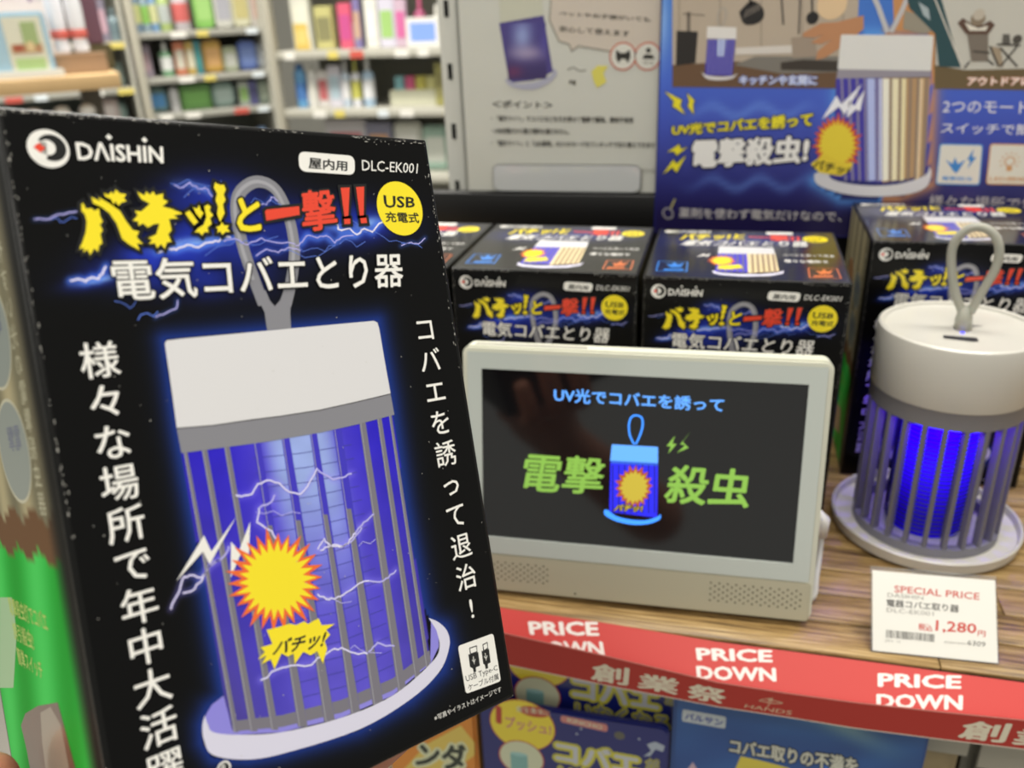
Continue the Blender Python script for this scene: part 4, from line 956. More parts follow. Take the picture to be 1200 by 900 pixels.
pk.stroke(spline([(843, 31), (841, 20), (845, 10), (851, 12), (850, 22), (846, 31)], 4), .0008, pw('#aaa49c'), 4)
pk.text('キッチンや玄関に', [(867, 88), (958, 88), (957, 100), (866, 99)], pw('#e6ecff'), 6, .03, outline=pw('#4f6fc8'), ow=.06)
pk.build('kitchen_photo', post, 'kitchen counter photo with ladles and a hand')
# camping photo
pk.poly([(1098, -140), (1330, -140), (1330, 108), (1095, 104)], pw('#c9c6bc'), 1)
pk.poly([(1040, -140), (1098, -140), (1096, 104), (1092, 90), (1088, 38), (1048, 36)], pw('#c98f5a'), 1)
pk.poly([(1095, 76), (1130, 82), (1330, 78), (1330, 108), (1095, 104)], pw('#6b5a3c'), 2)
pk.poly([(1052, -40), (1092, -40), (1112, 30), (1126, 79), (1100, 78), (1096, 40), (1066, 10)], pw('#274a50'), 3)
pk.poly([(1060, 12), (1072, 16), (1092, 36), (1082, 40), (1058, 34)], pw('#9a9282'), 3.5); pk.poly([(1076, 2), (1088, 10), (1090, 24), (1082, 18)], pw('#a8b4b8'), 3.6)
pk.stroke([(1092, -10), (1128, 80)], .0009, pw('#d6cfc4'), 3.7, caps=False)
pk.poly([(1132, 32), (1158, 32), (1158, 72), (1138, 72)], pw('#7b7166'), 4)
pk.poly([(1122, 27), (1128, 21), (1140, 29), (1152, 29), (1160, 24), (1166, 29), (1158, 40), (1132, 40)], pw('#5d4336'), 5)
pk.poly([(1130, 26), (1146, 33), (1158, 30), (1155, 36), (1136, 36)], pw('#e2dccf'), 5.5); pk.disc((1146, 22), .0044, pw('#8c7c68'), 6, 16); pk.disc((1147, 17), .0035, pw('#c2b8a8'), 6.5, 14)
for L in ([(1136, 72), (1130, 80)], [(1157, 70), (1164, 76)], [(1160, 54), (1170, 78)], [(1140, 60), (1160, 62)], [(1168, 52), (1196, 53)], [(1172, 56), (1192, 78)], [(1192, 54), (1172, 78)]): pk.stroke(L, .0011, pw('#3a332e'), 5, caps=False)
pk.poly([(1175, 40), (1183, 40), (1184, 52), (1174, 52)], pw('#5e5a54'), 5); pk.disc((1192, 46), .0028, pw('#4b4640'), 5, 14)
pk.poly([(1160, 54), (1172, 56), (1176, 78), (1170, 78)], pw('#a2917a'), 4.6)
pk.text('アウトドアに', [(1134, 90), (1208, 90), (1207, 100), (1133, 100)], pw('#fff3ea'), 6, .04, outline=pw('#c97a5a'), ow=.06)
pk.build('camping_photo', post, 'camping photo with teal tent and a seated figure')
# pictured product in the middle
pk.stroke(spline([(1040, 38), (1030, 10), (1022, -14), (1030, -44), (1050, -50), (1066, -30), (1062, 0), (1044, 38)], 6), .0030, pw('#c4c2c4'), 3)
pk.rrect([(985.5, 40.5), (1094, 41.5), (1091, 83), (981.5, 81)], .0012, pw('#e2e1de'), 5)
pk.poly([(982, 81), (1091, 82), (1090, 91), (980, 92)], pw('#9a94a0'), 4)
pk.poly([(980, 92), (1034, 91), (1034, 214), (974, 208)], pw('#4138a4'), 4); pk.poly([(1034, 91), (1090, 90), (1083, 206), (1034, 214)], pw('#b7946c'), 4)
for a, b, c_ in ((1016, 1025, '#b9c4f4'), (1034, 1042, '#f4f1e2'), (1044, 1053, '#f2e8c4'), (1056, 1062, '#efe2b4'), (1030, 1033, '#d8dcf6'), (1078, 1082, '#e2c9a4')): pk.poly([(a, 92), (b, 92), (b - (b - 1032) * .1, 211), (a - (a - 1032) * .1, 212)], pw(c_), 4.4)
for i, a in enumerate((985, 994, 1003, 1012, 1026, 1043, 1054, 1066, 1075, 1085)):
    pk.poly([(a, 92), (a + 2.5, 92), (a + 2.8 - (a - 1032) * .1, 212), (a - (a - 1032) * .1, 212)], pw('#8f88a8' if a < 1034 else '#8a7a70'), 4.8)
pk.poly(spline([(954, 204), (958, 216), (985, 226), (1020, 230), (1060, 228), (1084, 220), (1091, 205), (1089, 196), (1083, 206), (1050, 216), (1010, 217), (975, 210), (970, 198), (954, 204)], 4), pw('#d8d6dc'), 5.4)
burst(pk, post, (981, 169), 29, 35, 26, .78, pw('#d6582c'), pw('#ead23a'), 6, 8)
pk.poly([(950, 192), (966, 180), (985, 190), (1000, 190), (996, 200), (985, 206), (960, 202)], pw('#e6cc38'), 8); pk.text('バチッ!', [(955, 186), (997, 195), (993, 205), (951, 198)], pw('#241f14'), 9, .05)
pk.poly([(963, 140), (980, 112), (986, 122), (1010, 98), (990, 134), (983, 125)], pw('#f2f2fa'), 7); pk.poly([(992, 138), (995, 118), (1001, 124), (1013, 105), (1008, 130), (1003, 128)], pw('#f2f2fa'), 7)
pk.build('board_lamp_picture', post, 'large pictured lamp, half violet and half warm white')
# board lettering
YB = pw('#ecdf2c'); NB_ = pw('#141236')
for L in ([(779, 107), (799, 117), (797, 124), (803, 134), (788, 124), (790, 119)], [(805, 109), (814, 118), (812, 122), (813, 134), (806, 124), (808, 119)], [(782, 178), (796, 169), (798, 175), (806, 172), (793, 182), (790, 177)], [(777, 204), (789, 187), (793, 192), (804, 182), (793, 202), (788, 196)]):
    pk.poly(L, YB, 6); pk.stroke(L, .0012, NB_, 5.5, closed=True, caps=False)
pk.build('bolt_marks', post)
pk.text('UV光でコバエを誘って', [(788, 146), (953, 131), (952, 148), (787, 159)], YB, 7, .06, outline=NB_, ow=.07)
pk.build('board_lettering', post, 'yellow headline')
pk.text('電撃殺虫!', [(812, 163), (950, 158), (946, 191), (809, 198)], pw('#efedea'), 7, .06, outline=NB_, ow=.06)
pk.build('board_lettering', post, 'white headline')
pk.text('薬剤を使わず電気だけなので、イヤな臭いも', [(796, 243), (1085, 250), (1085, 262), (796, 255)], pw('#c9c4c4'), 6, .01)
pk.build('board_lettering', post)
pk.text('2つのモード', [(1106, 117), (1206, 119), (1205, 133), (1104, 132)], pw('#e8e9f4'), 6, .01); pk.build('board_lettering', post)
pk.text('スイッチで簡単', [(1104, 143), (1226, 146), (1225, 159), (1102, 156)], pw('#e8e9f4'), 6, .01)
pk.build('board_lettering', post)
pk.text('様々な場所で年中大活躍', [(1089, 228), (1290, 234), (1290, 249), (1088, 243)], pw('#c0b8bc'), 6, .01)
pk.stroke(spline([(781, 256), (777, 250), (780, 244), (787, 246), (788, 254), (781, 256)], 4), .0010, pw('#a09ca0'), 6); pk.stroke([(786, 244), (791, 233)], .0013, pw('#b0a86c'), 6)
pk.build('board_lettering', post)
for x0, c_ , nm in ((1098, '#5f9bd8', 0), (1157, '#d09a66', 1)):
    pk.rrect([(x0 + 3, 168), (x0 + 54, 169), (x0 + 50, 217), (x0 - 2, 216)], .0022, pw(c_), 6); pk.rrect([(x0 + 4.5, 169.5), (x0 + 52.5, 170.5), (x0 + 48.5, 215.5), (x0 - .5, 214.5)], .0018, pw('#dfdcd2'), 7)
    if nm == 0:
        pk.poly([(x0 + 10, 187), (x0 + 18, 192), (x0 + 21, 184), (x0 + 24, 192), (x0 + 33, 187), (x0 + 25, 200), (x0 + 22, 203), (x0 + 18, 199)], pw('#3f86cc'), 8); pk.poly([(x0 + 43, 174), (x0 + 35, 187), (x0 + 39, 188), (x0 + 35, 198), (x0 + 46, 184), (x0 + 41, 184)], pw('#3f86cc'), 8)
        pk.text('電撃殺虫', [(x0 + 6, 206), (x0 + 42, 207), (x0 + 41, 212), (x0 + 5, 211)], pw('#5f9bd8'), 8, .02)
    else:
        pk.disc((x0 + 26, 189), .0034, pw('#d09a66'), 8, 20); pk.disc((x0 + 26, 189), .0026, pw('#dfdcd2'), 8.4, 20); pk.poly([(x0 + 22, 195), (x0 + 29, 195), (x0 + 28, 200), (x0 + 22, 200)], pw('#d09a66'), 8)
        cc = FP.uv(x0 + 26, 189)
        for a in range(9):
            a = math.radians(a * 30 - 30); pk.stroke([(cc[0] + .0046 * math.cos(a), cc[1] + .0046 * math.sin(a)), (cc[0] + .0066 * math.cos(a), cc[1] + .0066 * math.sin(a))], .0005, pw('#d09a66'), 8, px=False, caps=False)
        pk.text('LED照明', [(x0 + 3, 206), (x0 + 46, 208), (x0 + 45, 213), (x0 + 2, 212)], pw('#d09a66'), 8, .02)
pk.build('board_icons', post, 'white icon tiles')

# ------------------------------------------------------------------ hand-made paper notice on the left
FS = Frame((0, 0.2035, 0), (1, 0, 0), (0, 0, 1))
notice = thing('paper_notice', 'pale paper notice in a clear sleeve, tilted lamp photo, left of the blue board', 'sign', FS.matrix())
nl, nr, nb = FS.uv(543, 110)[0], FS.uv(775, 110)[0], 0.1675
link('notice_sheet', box_me(nl, nr, nb, .48, -.0008, 0, mat('#c9c9c0', .45, bump=.5, bscale=25)), notice)
nk = Ink(FS, step=.00008)
def notice_photo(X, Y):
    t = np.clip((Y - 20) / 85, 0, 1)[:, None]; c = np.array([70, 62, 132]) / 255 * (1 - t) + np.array([58, 44, 90]) / 255 * t
    for cx, cy, sx, sy, col in ((612, 42, 12, 20, (160, 178, 225)), (618, 62, 22, 9, (172, 158, 188)), (602, 84, 10, 7, (110, 50, 92)), (640, 50, 8, 16, (84, 76, 160))):
        c = c + (np.array(col) / 255 - c) * (np.exp(-((X - cx) / sx) ** 2 - ((Y - cy) / sy) ** 2) * .8)[:, None]
    return c
nk.poly([(583, -60), (630, -60), (637, 18), (586, 27)], pw('#c4c4b2'), 1)
nk.poly([(585, 27), (637, 18), (648, 84), (626, 94), (597, 97)], pw('#4a4082'), 1)
uu = [nk.P([q])[0] for q in ((588, 30), (634, 30), (640, 80), (600, 80))]
nk.grid('notice_photo', notice, *(lambda a, b, c_, d: (a, b, c_, d))(nk.P([(594, 50)])[0][0], nk.P([(640, 50)])[0][0], nk.P([(610, 93)])[0][1], nk.P([(610, 27)])[0][1]), 40, 40, notice_photo, mat_attr(.4, .1), 2)
nk.poly(spline([(592, 94), (600, 102), (625, 105), (645, 96), (653, 86), (649, 80), (646, 88), (628, 96), (606, 98), (594, 92), (592, 94)], 3), pw('#a9a9bb'), 4)
sb = [(648, -40), (644, 24), (655, 48), (667, 52), (670, 60), (678, 54), (760, 68), (772, 70), (776, -40)]
nk.poly(sb, pw('#cabfb2'), 1); nk.stroke(sb[:7], .0011, pw('#8f8b80'), 2)
TXD = pw('#4a473f')
nk.text('ペットやお子様がいても', [(656, 13), (762, 20), (762, 26), (655, 18)], TXD, 4, .02); nk.text('安心して使えます', [(656, 30), (738, 36), (738, 43), (655, 37)], TXD, 4, .02)
for cx, cy in ((730, 66), (759, 66)):
    nk.disc((cx, cy), .0098, pw('#c4705c'), 3); nk.disc((cx, cy), .0086, pw('#d6d4ca'), 4)
nk.poly([(722, 58), (727, 62), (733, 62), (738, 58), (739, 66), (736, 74), (733, 69), (728, 69), (725, 74), (722, 68)], pw('#2f2e2a'), 5)
nk.disc((760, 59), .0018, pw('#2f2e2a'), 5, 12); nk.poly([(755, 64), (765, 64), (767, 69), (753, 69)], pw('#2f2e2a'), 5); nk.text('さら', [(754, 71), (766, 72), (766, 76), (754, 75)], pw('#2f2e2a'), 5)
nk.poly([(693, 84), (700, 77), (713, 77), (707, 86), (711, 96), (700, 103), (696, 96)], pw('#d8cf62'), 3)
nk.stroke(spline([(665, 82), (672, 79), (679, 83), (687, 82)], 4), .0009, pw('#8c8a80'), 3, caps=False); nk.text('mg', [(667, 94), (675, 94), (675, 100), (667, 100)], TXD, 3, .05)
nk.text('＜ポイント＞', [(577, 117), (648, 119), (648, 127), (577, 126)], pw('#33312c'), 4, .03)
for i, (t, x1) in enumerate((('・「紫外ライト」でコバエなどを引き寄せて電撃で駆除。薬剤不使用', 742), ('・USB充電だから置き場所を選びません。', 667), ('・「紫外ライト」と「LED照明」の2つのモードをワンタッチで切り替えできます', 768))):
    y0 = 135 + i * 14.5; nk.text(t, [(576, y0), (x1, y0 + (x1 - 576) * .014), (x1, y0 + 7 + (x1 - 576) * .014), (576, y0 + 7)], pw('#33312c'), 4, .03)
nk.text('手 HANDS', [(712, 196), (768, 197), (768, 203), (712, 202)], pw('#9a988f'), 4)
nk.build('notice_print', notice)
link('sleeve_pocket', rbox(nk.P([(578, 200)])[0][0], nk.P([(752, 200)])[0][0], nb, nk.P([(660, 192)])[0][1], .0016, .0028, .006, mat('#c6c8c8', .12, coat=.6, bump=.6, bscale=40), .0006), notice, )

# ------------------------------------------------------------------ far racks and goods
GM = mat('#b4b2a6', .45, bump=.05, bscale=50); GMD = mat('#9a9990', .5)
def rack(name, label, F_, u0, u1, zs, depth, back='#8f8f86', ztop=.55, uprights=None, lip=.024, gm=None):
    gm = gm or GM
    t = thing(name, label, 'shelf', F_.matrix())
    for z in zs: link('shelf_board', box_me(u0, u1, z - lip, z, -depth, 0, gm, .002), t)
    link('back_panel', box_me(u0, u1, -.99, ztop, -depth - .02, -depth, mat(back, .6)), t)
    for u in (uprights or (u0, u1)): link('upright', box_me(u - .012, u + .012, -.99 , ztop, -.02, .012, mat('#a5a192', .5), .002), t)
    for z in zs[:3]:
        n_ = int((u1 - u0) / .075)
        for i in range(n_):
            if (i * 7 + int(z * 100)) % 3 == 0: continue
            u = u0 + .04 + i * .075; link('price_tag', box_me(u, u + .035 + .01 * (i % 2), z - lip, z - .002, .0005, .0015, mat(('#e6e4dc', '#e6e4dc', '#d8c86a', '#c8584c', '#dce4e8')[i % 5], .5)), t)
    link('end_panel', box_me(u1, u1 + .01, -.99, ztop, -depth, 0, GM), t)
    return t
LAYER = {}
def item(F_, kind, px, py, wpx, hpx, c1, c2, label, cat, depth=0.05, group=None):
    """px,py: foot of the thing on the plane F_, sizes measured on that plane"""
    u, v = F_.uv(px, py); u2 = F_.uv(px + wpx, py)[0]; h = F_.uv(px, py - hpx)[1] - v; wd = max(.02, abs(u2 - u)); h = max(.03, h)
    zs_ = LAYER.get(id(F_)); 
    if zs_:
        v = min(zs_, key=lambda z: abs(z - v)); up_ = [z for z in zs_ if z > v + .02]
        if up_: h = min(h, min(up_) - v - .030)
    names = dict(bottle='bottle', carton='carton', pouch='pouch', tub='jar', can='spray_can', tray='display_tray', tube='tube')
    t = thing(names[kind], label, cat, F_.matrix() @ Matrix.Translation((u, v + .0005, -depth - wd / 2)), group)
    def pale(c, k=.26):  # washed-out haze over the far goods, mixed into their colours
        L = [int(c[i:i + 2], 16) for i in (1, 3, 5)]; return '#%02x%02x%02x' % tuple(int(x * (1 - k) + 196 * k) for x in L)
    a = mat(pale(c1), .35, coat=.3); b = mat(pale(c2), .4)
    def rotl(me): me.transform(Matrix.Rotation(-math.pi / 2, 4, 'X')); return me
    r = wd / 2
    if kind in ('bottle', 'can', 'tub'):
        sh = {'bottle': (.72, .30), 'can': (.86, .62), 'tub': (.78, .9)}[kind]
        prof = [(r * .3, 0), (r * .92, 0), (r, .04 * h), (r, sh[0] * h * .92), (r * .8, sh[0] * h), (r * sh[1], sh[0] * h * 1.04)]
        link('body', rotl(lathe(prof, a, 20)), t)
        link('cap', rotl(lathe([(r * sh[1] * 1.1, sh[0] * h), (r * sh[1] * 1.1, h * .97), (r * sh[1] * .9, h), (.0005, h)], b, 20)), t)
        link('label_band', rotl(lathe([(r * 1.01, .18 * h), (r * 1.02, .2 * h), (r * 1.02, .55 * h), (r * 1.01, .57 * h)], b, 20)), t)
    elif kind == 'tray':
        link('tray_body', rbox(-r, r, 0, h * .55, -r * .5, r * .6, .004, a, .001), t)
        for i in range(4): link('sachet', rbox(-r * .9 + i * r * .45, -r * .9 + i * r * .45 + r * .38, h * .3, h, -r * .3, r * .2, .003, mat(('#8fc4cc', '#e06a94', '#d8cf6a', c2)[i], .4), .001), t)
    else:
        dz = r * (.5 if kind == 'carton' else .3)
        me = rbox(-r, r, 0, h, -dz, dz, .004 if kind == 'carton' else min(.02, r * .6), a, .003 if kind == 'carton' else min(.012, dz * .8)); link('body', me, t)
        link('front_label', rbox(-r * .75, r * .75, h * .2, h * .75, dz, dz + .0012, .004, b, 0), t)
    return t
# rack A: faces the aisle, right of the gap
FA = Frame((0, 2.2, 0), (1, 0, 0), (0, 0, 1)); zA = [FA.uv(430, 58)[1], FA.uv(430, 128)[1], FA.uv(430, 205)[1], FA.uv(430, 205)[1] - .22, FA.uv(430, 58)[1] + .3]
rack('grey_rack', 'far light grey rack of toiletries seen above the right end of the held carton', FA, -1.40, -.70, zA, .32, '#9b9a90', .75, (-1.40, -.715)); LAYER[id(FA)] = zA
# rack B: angled, left of rack A
dB = np.array([0.73578459, 0.67721565, 0]); FBk = Frame((-1.392, 2.2, 0), dB, (0, 0, 1))
zB = [FBk.uv(238, 35)[1], FBk.uv(208, 90)[1], FBk.uv(210, 131)[1] - .004, FBk.uv(210, 131)[1] - .16, FBk.uv(238, 35)[1] + .28]
rack('angled_rack', 'far grey rack of green and blue bottles standing at an angle behind the wooden counter', FBk, -.42, -.03, zB, .30, '#8b8e86', .8, (-.41,), .018, GMD); LAYER[id(FBk)] = zB
FBl = Frame((-1.392, 2.2, 0), dB, (0, 0, 1))
rack('pegboard_rack', 'dim teal rack section left of the beige post above the held carton', FBl, -1.05, -.44, [z - .02 for z in zB], .30, '#7c857f', .8, (-1.04,), .018, GMD); LAYER[id(FBl)] = [z - .02 for z in zB]
A = [  # kind, x, y, w, h, colours, label, category
    ('carton', 345, 58, 22, 70, '#d8d8c4', '#e4e2cc', 'cream carton at the left end of the top visible shelf of the grey rack', 'box'),
    ('carton', 372, 58, 24, 52, '#b8b260', '#6f6b3a', 'olive and yellow packet second on the top shelf of the grey rack', 'box'),
    ('carton', 349, 92, 17, 32, '#d8b23a', '#e0c25a', 'yellow hanging card at the left post of the grey rack', 'sign'),
    ('pouch', 400, 60, 40, 34, '#e4e2dc', '#f0efec', 'white plastic-wrapped pouch on the top shelf of the grey rack', 'bag'),
    ('carton', 398, 58, 16, 55, '#d8385c', '#c02a78', 'tall red and magenta carton on the grey rack', 'box'),
    ('carton', 413, 58, 17, 60, '#6a5c9c', '#c89a78', 'violet carton beside the magenta carton', 'box'),
    ('carton', 429, 58, 15, 60, '#e8e6dc', '#f2f0e8', 'plain white tall carton between coloured cartons', 'box'),
    ('carton', 447, 58, 19, 60, '#cfcbe0', '#8fc25a', 'white carton with green foot on the grey rack', 'box'),
    ('carton', 464, 58, 14, 58, '#c6a6bc', '#d04a90', 'pink and beige slim carton on the grey rack', 'box'),
    ('bottle', 485, 40, 14, 60, '#9a2858', '#b2305e', 'dark red bottle above the small blue screen', 'bottle'),
    ('bottle', 505, 45, 18, 50, '#d8d6cc', '#c8c6ba', 'white bottle at the right of the top shelf of the grey rack', 'bottle'),
    ('bottle', 523, 45, 12, 50, '#b9c2c4', '#d2d4d0', 'slim pale bottle at the right end of the top shelf', 'bottle'),
    ('can', 345, 128, 14, 52, '#3f8fd0', '#2460b4', 'blue spray can hanging at the left of the middle shelf', 'can'),
    ('can', 359, 128, 16, 50, '#e0ded8', '#d8d6cc', 'white jar beside the blue spray can', 'jar'),
    ('carton', 372, 128, 18, 44, '#cfcac6', '#b8484c', 'white carton with red top on the middle shelf of the grey rack', 'box'),
    ('carton', 386, 128, 16, 50, '#d2cedc', '#a9c4d4', 'pale lilac packet on the middle shelf', 'box'),
    ('bottle', 399, 128, 10, 56, '#b8cce0', '#e6e6ea', 'pale blue bottle first of the bottle row on the middle shelf', 'bottle'),
    ('bottle', 411, 128, 10, 56, '#e6e6ee', '#c8c440', 'white bottle with yellow cap on the middle shelf', 'bottle'),
    ('bottle', 425, 128, 13, 58, '#9fc0e0', '#eef0f4', 'light blue bottle with round white top on the middle shelf', 'bottle'),
    ('tray', 475, 128, 78, 34, '#e6e6c8', '#e2de9c', 'cream display tray with blue, pink and yellow sachets', 'tray'),
    ('carton', 512, 128, 22, 52, '#8c8636', '#7a7434', 'olive pouch standing behind the cream tray', 'bag'),
    ('pouch', 362, 160, 18, 22, '#e4e8e6', '#f6f8f8', 'shiny white packet at the left of the lower shelf of the grey rack', 'bag'),
    ('carton', 398, 206, 52, 60, '#c9c4cc', '#cc6a72', 'white carton with red print row on the lower shelf of the grey rack', 'box'),
    ('carton', 438, 206, 32, 58, '#6a6a84', '#c0824c', 'navy and orange packet on the lower shelf of the grey rack', 'box'),
    ('pouch', 470, 206, 34, 58, '#d6d8cc', '#e6e6de', 'white pouch right of centre on the lower shelf', 'bag'),
    ('pouch', 503, 206, 30, 54, '#8fb4a0', '#d2d8cc', 'mint green pouch at the right of the lower shelf', 'bag'),
]
def spaced(L):
    L = [list(a) for a in L]
    for _ in range(3):
        for p in L:
            for q in L:
                if p is not q and abs(p[2] - q[2]) < 9 and abs(p[1] - q[1]) < (p[3] + q[3]) / 2 and abs(p[1] - q[1]) > 2:
                    k = abs(p[1] - q[1]) / ((p[3] + q[3]) / 2) * .985; p[3] *= k; q[3] *= k
    return L
for a in spaced(A): item(FA, *a, group='toiletries on the far grey rack')
# small blue screen on the top shelf of rack A
u, v = FA.uv(493, 56)
t = thing('small_screen', 'small white-framed blue screen on the far grey rack', 'screen', FA.matrix() @ Matrix.Translation((u, zA[0] + .0005, -.03)))
link('screen_frame', rbox(-.055, .055, 0, .085, -.012, 0, .006, mat('#dcdcd6', .4), .002), t); link('screen_panel', rbox(-.040, .040, .018, .070, 0, .001, .003, mat('#6a84e0', .4, emit=.75), 0), t)
Bt = [
    ('bottle', 166, 37, 14, 60, '#5f7f9a', '#c8cc7a', 'blue-grey bottle first on the top shelf of the angled rack', 'bottle'),
    ('bottle', 176, 37, 12, 56, '#86a4b4', '#7ac040', 'pale bottle with green cap on the angled rack top shelf', 'bottle'),
    ('bottle', 186, 37, 13, 58, '#5f8fc0', '#cdd08c', 'clear blue bottle third on the angled rack top shelf', 'bottle'),
    ('bottle', 199, 37, 18, 56, '#9ab45a', '#a9b4b0', 'bottle with lime label on the angled rack top shelf', 'bottle'),
    ('bottle', 219, 36, 20, 58, '#b2a9b0', '#c84440', 'white bottle with red cap on the angled rack', 'bottle'),
    ('pouch', 246, 35, 26, 54, '#6cb43a', '#8cc45a', 'bright green refill pouch on the angled rack top shelf', 'bag'),
    ('pouch', 269, 35, 26, 50, '#c4c4ba', '#9a9aa4', 'grey-white refill pouch on the top shelf', 'bag'),
    ('pouch', 290, 34, 24, 54, '#c8c4a0', '#b4a860', 'cream refill pouch with olive patch', 'bag'),
    ('carton', 313, 34, 26, 50, '#a9a49c', '#b88c7c', 'beige carton at the right end of the angled rack top shelf', 'box'),
    ('carton', 172, 92, 24, 40, '#8c7c8c', '#b08c94', 'mauve packet on the second shelf of the angled rack', 'box'),
    ('bottle', 201, 90, 15, 44, '#5fa06a', '#eef2ee', 'green bottle with white round cap on the second shelf', 'bottle'),
    ('carton', 217, 88, 14, 42, '#d0683c', '#e2dcc4', 'orange-red carton on the second shelf of the angled rack', 'box'),
    ('carton', 229, 86, 12, 40, '#c8a23a', '#e8e2c4', 'slim yellow carton on the second shelf', 'box'),
    ('carton', 238, 85, 9, 42, '#1f7c84', '#2a8c8c', 'slim teal carton on the second shelf', 'box'),
    ('pouch', 256, 84, 27, 40, '#d8a02a', '#e6a85a', 'amber refill pouch with green top on the second shelf', 'bag'),
    ('pouch', 276, 82, 20, 30, '#a9b48c', '#c2c4b8', 'pale green pouch beside the amber pouch', 'bag'),
    ('pouch', 297, 80, 24, 36, '#3f5cb4', '#5f7cc8', 'royal blue refill pouch on the second shelf', 'bag'),
    ('pouch', 317, 78, 20, 32, '#8c949c', '#b4bcc4', 'silver-grey pouch at the right of the second shelf', 'bag'),
    ('pouch', 188, 134, 32, 32, '#6f9a94', '#3f94e0', 'teal film pack with blue dot on the third shelf', 'bag'),
    ('can', 210, 132, 12, 34, '#c4c4c4', '#a4a4a4', 'silver can leaning at the third shelf left', 'can'),
    ('carton', 236, 130, 36, 38, '#4a8c2c', '#5fa83c', 'dark green carton on the third shelf of the angled rack', 'box'),
    ('pouch', 269, 126, 26, 34, '#8cb0a4', '#a4bcb4', 'pale teal pouch beside the dark green carton', 'bag'),
    ('carton', 291, 122, 12, 36, '#a4aca0', '#7cac4c', 'grey carton with green stripe on the third shelf', 'box'),
    ('carton', 302, 121, 10, 34, '#3a3a7a', '#2a2a60', 'dark indigo slim carton on the third shelf', 'box'),
    ('carton', 316, 119, 16, 30, '#6a7c6a', '#8c9a84', 'moss green carton at the right end of the third shelf', 'box'),
    ('pouch', 262, 160, 22, 30, '#a49a9c', '#b4acac', 'grey pink pouch low on the angled rack', 'bag'),
    ('carton', 281, 158, 14, 32, '#6c64a4', '#b48c9c', 'violet carton low on the angled rack', 'box'),
    ('can', 311, 156, 14, 32, '#2f6cc0', '#7aa4d8', 'bright blue can low on the angled rack right end', 'can'),
]
for a in spaced(Bt): item(FBk, *a, depth=0.03, group='refills and bottles on the angled rack')
for a in [('bottle', 138, 40, 14, 40, '#5f7880', '#4a626a', 'dim slate bottle on the section left of the beige post', 'bottle'),
          ('carton', 122, 40, 18, 52, '#6c6478', '#b88c9c', 'dim mauve carton above the counter end', 'box'),
          ('pouch', 140, 96, 18, 30, '#4f665c', '#66786c', 'dim green pouch beside the counter end', 'bag'),
          ('pouch', 130, 134, 44, 26, '#7fa49c', '#a4b8b0', 'teal film pack just above the held carton edge', 'bag'),
          ('carton', 130, 168, 40, 30, '#c0aca8', '#d8ccc8', 'pinkish carton peeking above the held carton edge', 'box')]: item(FBl, *a, depth=0.03)

# near wooden counter at the far left with its goods
FC = Frame((-1.1436, 1.1, 0), dB, (0, 0, 1)); zt = FC.uv(143, 85)[1]; zb_ = FC.uv(143, 103)[1]
ct_ = thing('wooden_counter', 'light wooden counter shelf at upper left carrying a clear framed card', 'shelf', FC.matrix())
WD = mat('#c9a878', .5, bump=.1, bscale=30, var=.08)
link('counter_top', box_me(-.75, 0, zb_, zt, -.40, 0, WD, .002), ct_)
for u in (-.72, -.04): link('counter_leg', box_me(u - .02, u + .02, -.995, zb_ - .0002, -.36, -.30, mat('#6c675c', .5)), ct_)
link('lower_shelf', box_me(-.70, -.02, zb_ - .16, zb_ - .145, -.38, -.02, mat('#9a9488', .5)), ct_)
def fc(px, py, dz=0.0):
    u, v = FC.uv(px, py); return FC.matrix() @ Matrix.Translation((u, zt + .0005, -dz))
def hpx(F_, px, y0, y1): return F_.uv(px, y1)[1] - F_.uv(px, y0)[1]
t = thing('clear_box_display', 'clear blue-edged display box with a food photo card on the wooden counter', 'box', fc(26, 92, .03))
hh = hpx(FC, 30, 93, 14); ww = (FC.uv(76, 60)[0] - FC.uv(-14, 60)[0])
link('box_shell', rbox(-ww / 2, ww / 2, 0, hh, -.06, 0, .008, mat('#a9c8d8', .15, coat=.5), .004), t)
x0 = FC.uv(10, 60)[0] - FC.uv(26, 92)[0]; x1 = FC.uv(56, 60)[0] - FC.uv(26, 92)[0]
link('photo_card', rbox(x0, x1, hh * .10, hh * .93, 0, .001, .002, mat('#dcd9c4', .4), 0), t)
for a, b, c_, d, m_ in ((.12, .9, .12, .30, '#b4cf8c'), (.1, .9, .38, .52, '#b88c68'), (.45, .85, .5, .85, '#a2b47c'), (.15, .4, .42, .5, '#a4503c'), (.5, .7, .40, .55, '#dcc494')):
    link('card_picture', rbox(x0 + (x1 - x0) * a, x0 + (x1 - x0) * b, hh * c_, hh * d, .001, .0018 + a * .001, .002, mat(m_, .4), 0), t)
link('bottom_tray', rbox(-ww / 2 - .004, ww / 2 + .012, 0, hh * .12, 0, .010, .004, mat('#dfe3e0', .25), .001), t)
t = thing('cardboard_box', 'low brown cardboard tray at the end of the wooden counter', 'box', fc(101, 88, .06))
link('tray_body', rbox(-.045, .048, 0, .036, -.05, 0, .002, mat('#a98c70', .7), .001), t); link('tray_lip', box_me(-.045, .048, .034, .038, -.002, .003, mat('#bfa286', .7)), t)
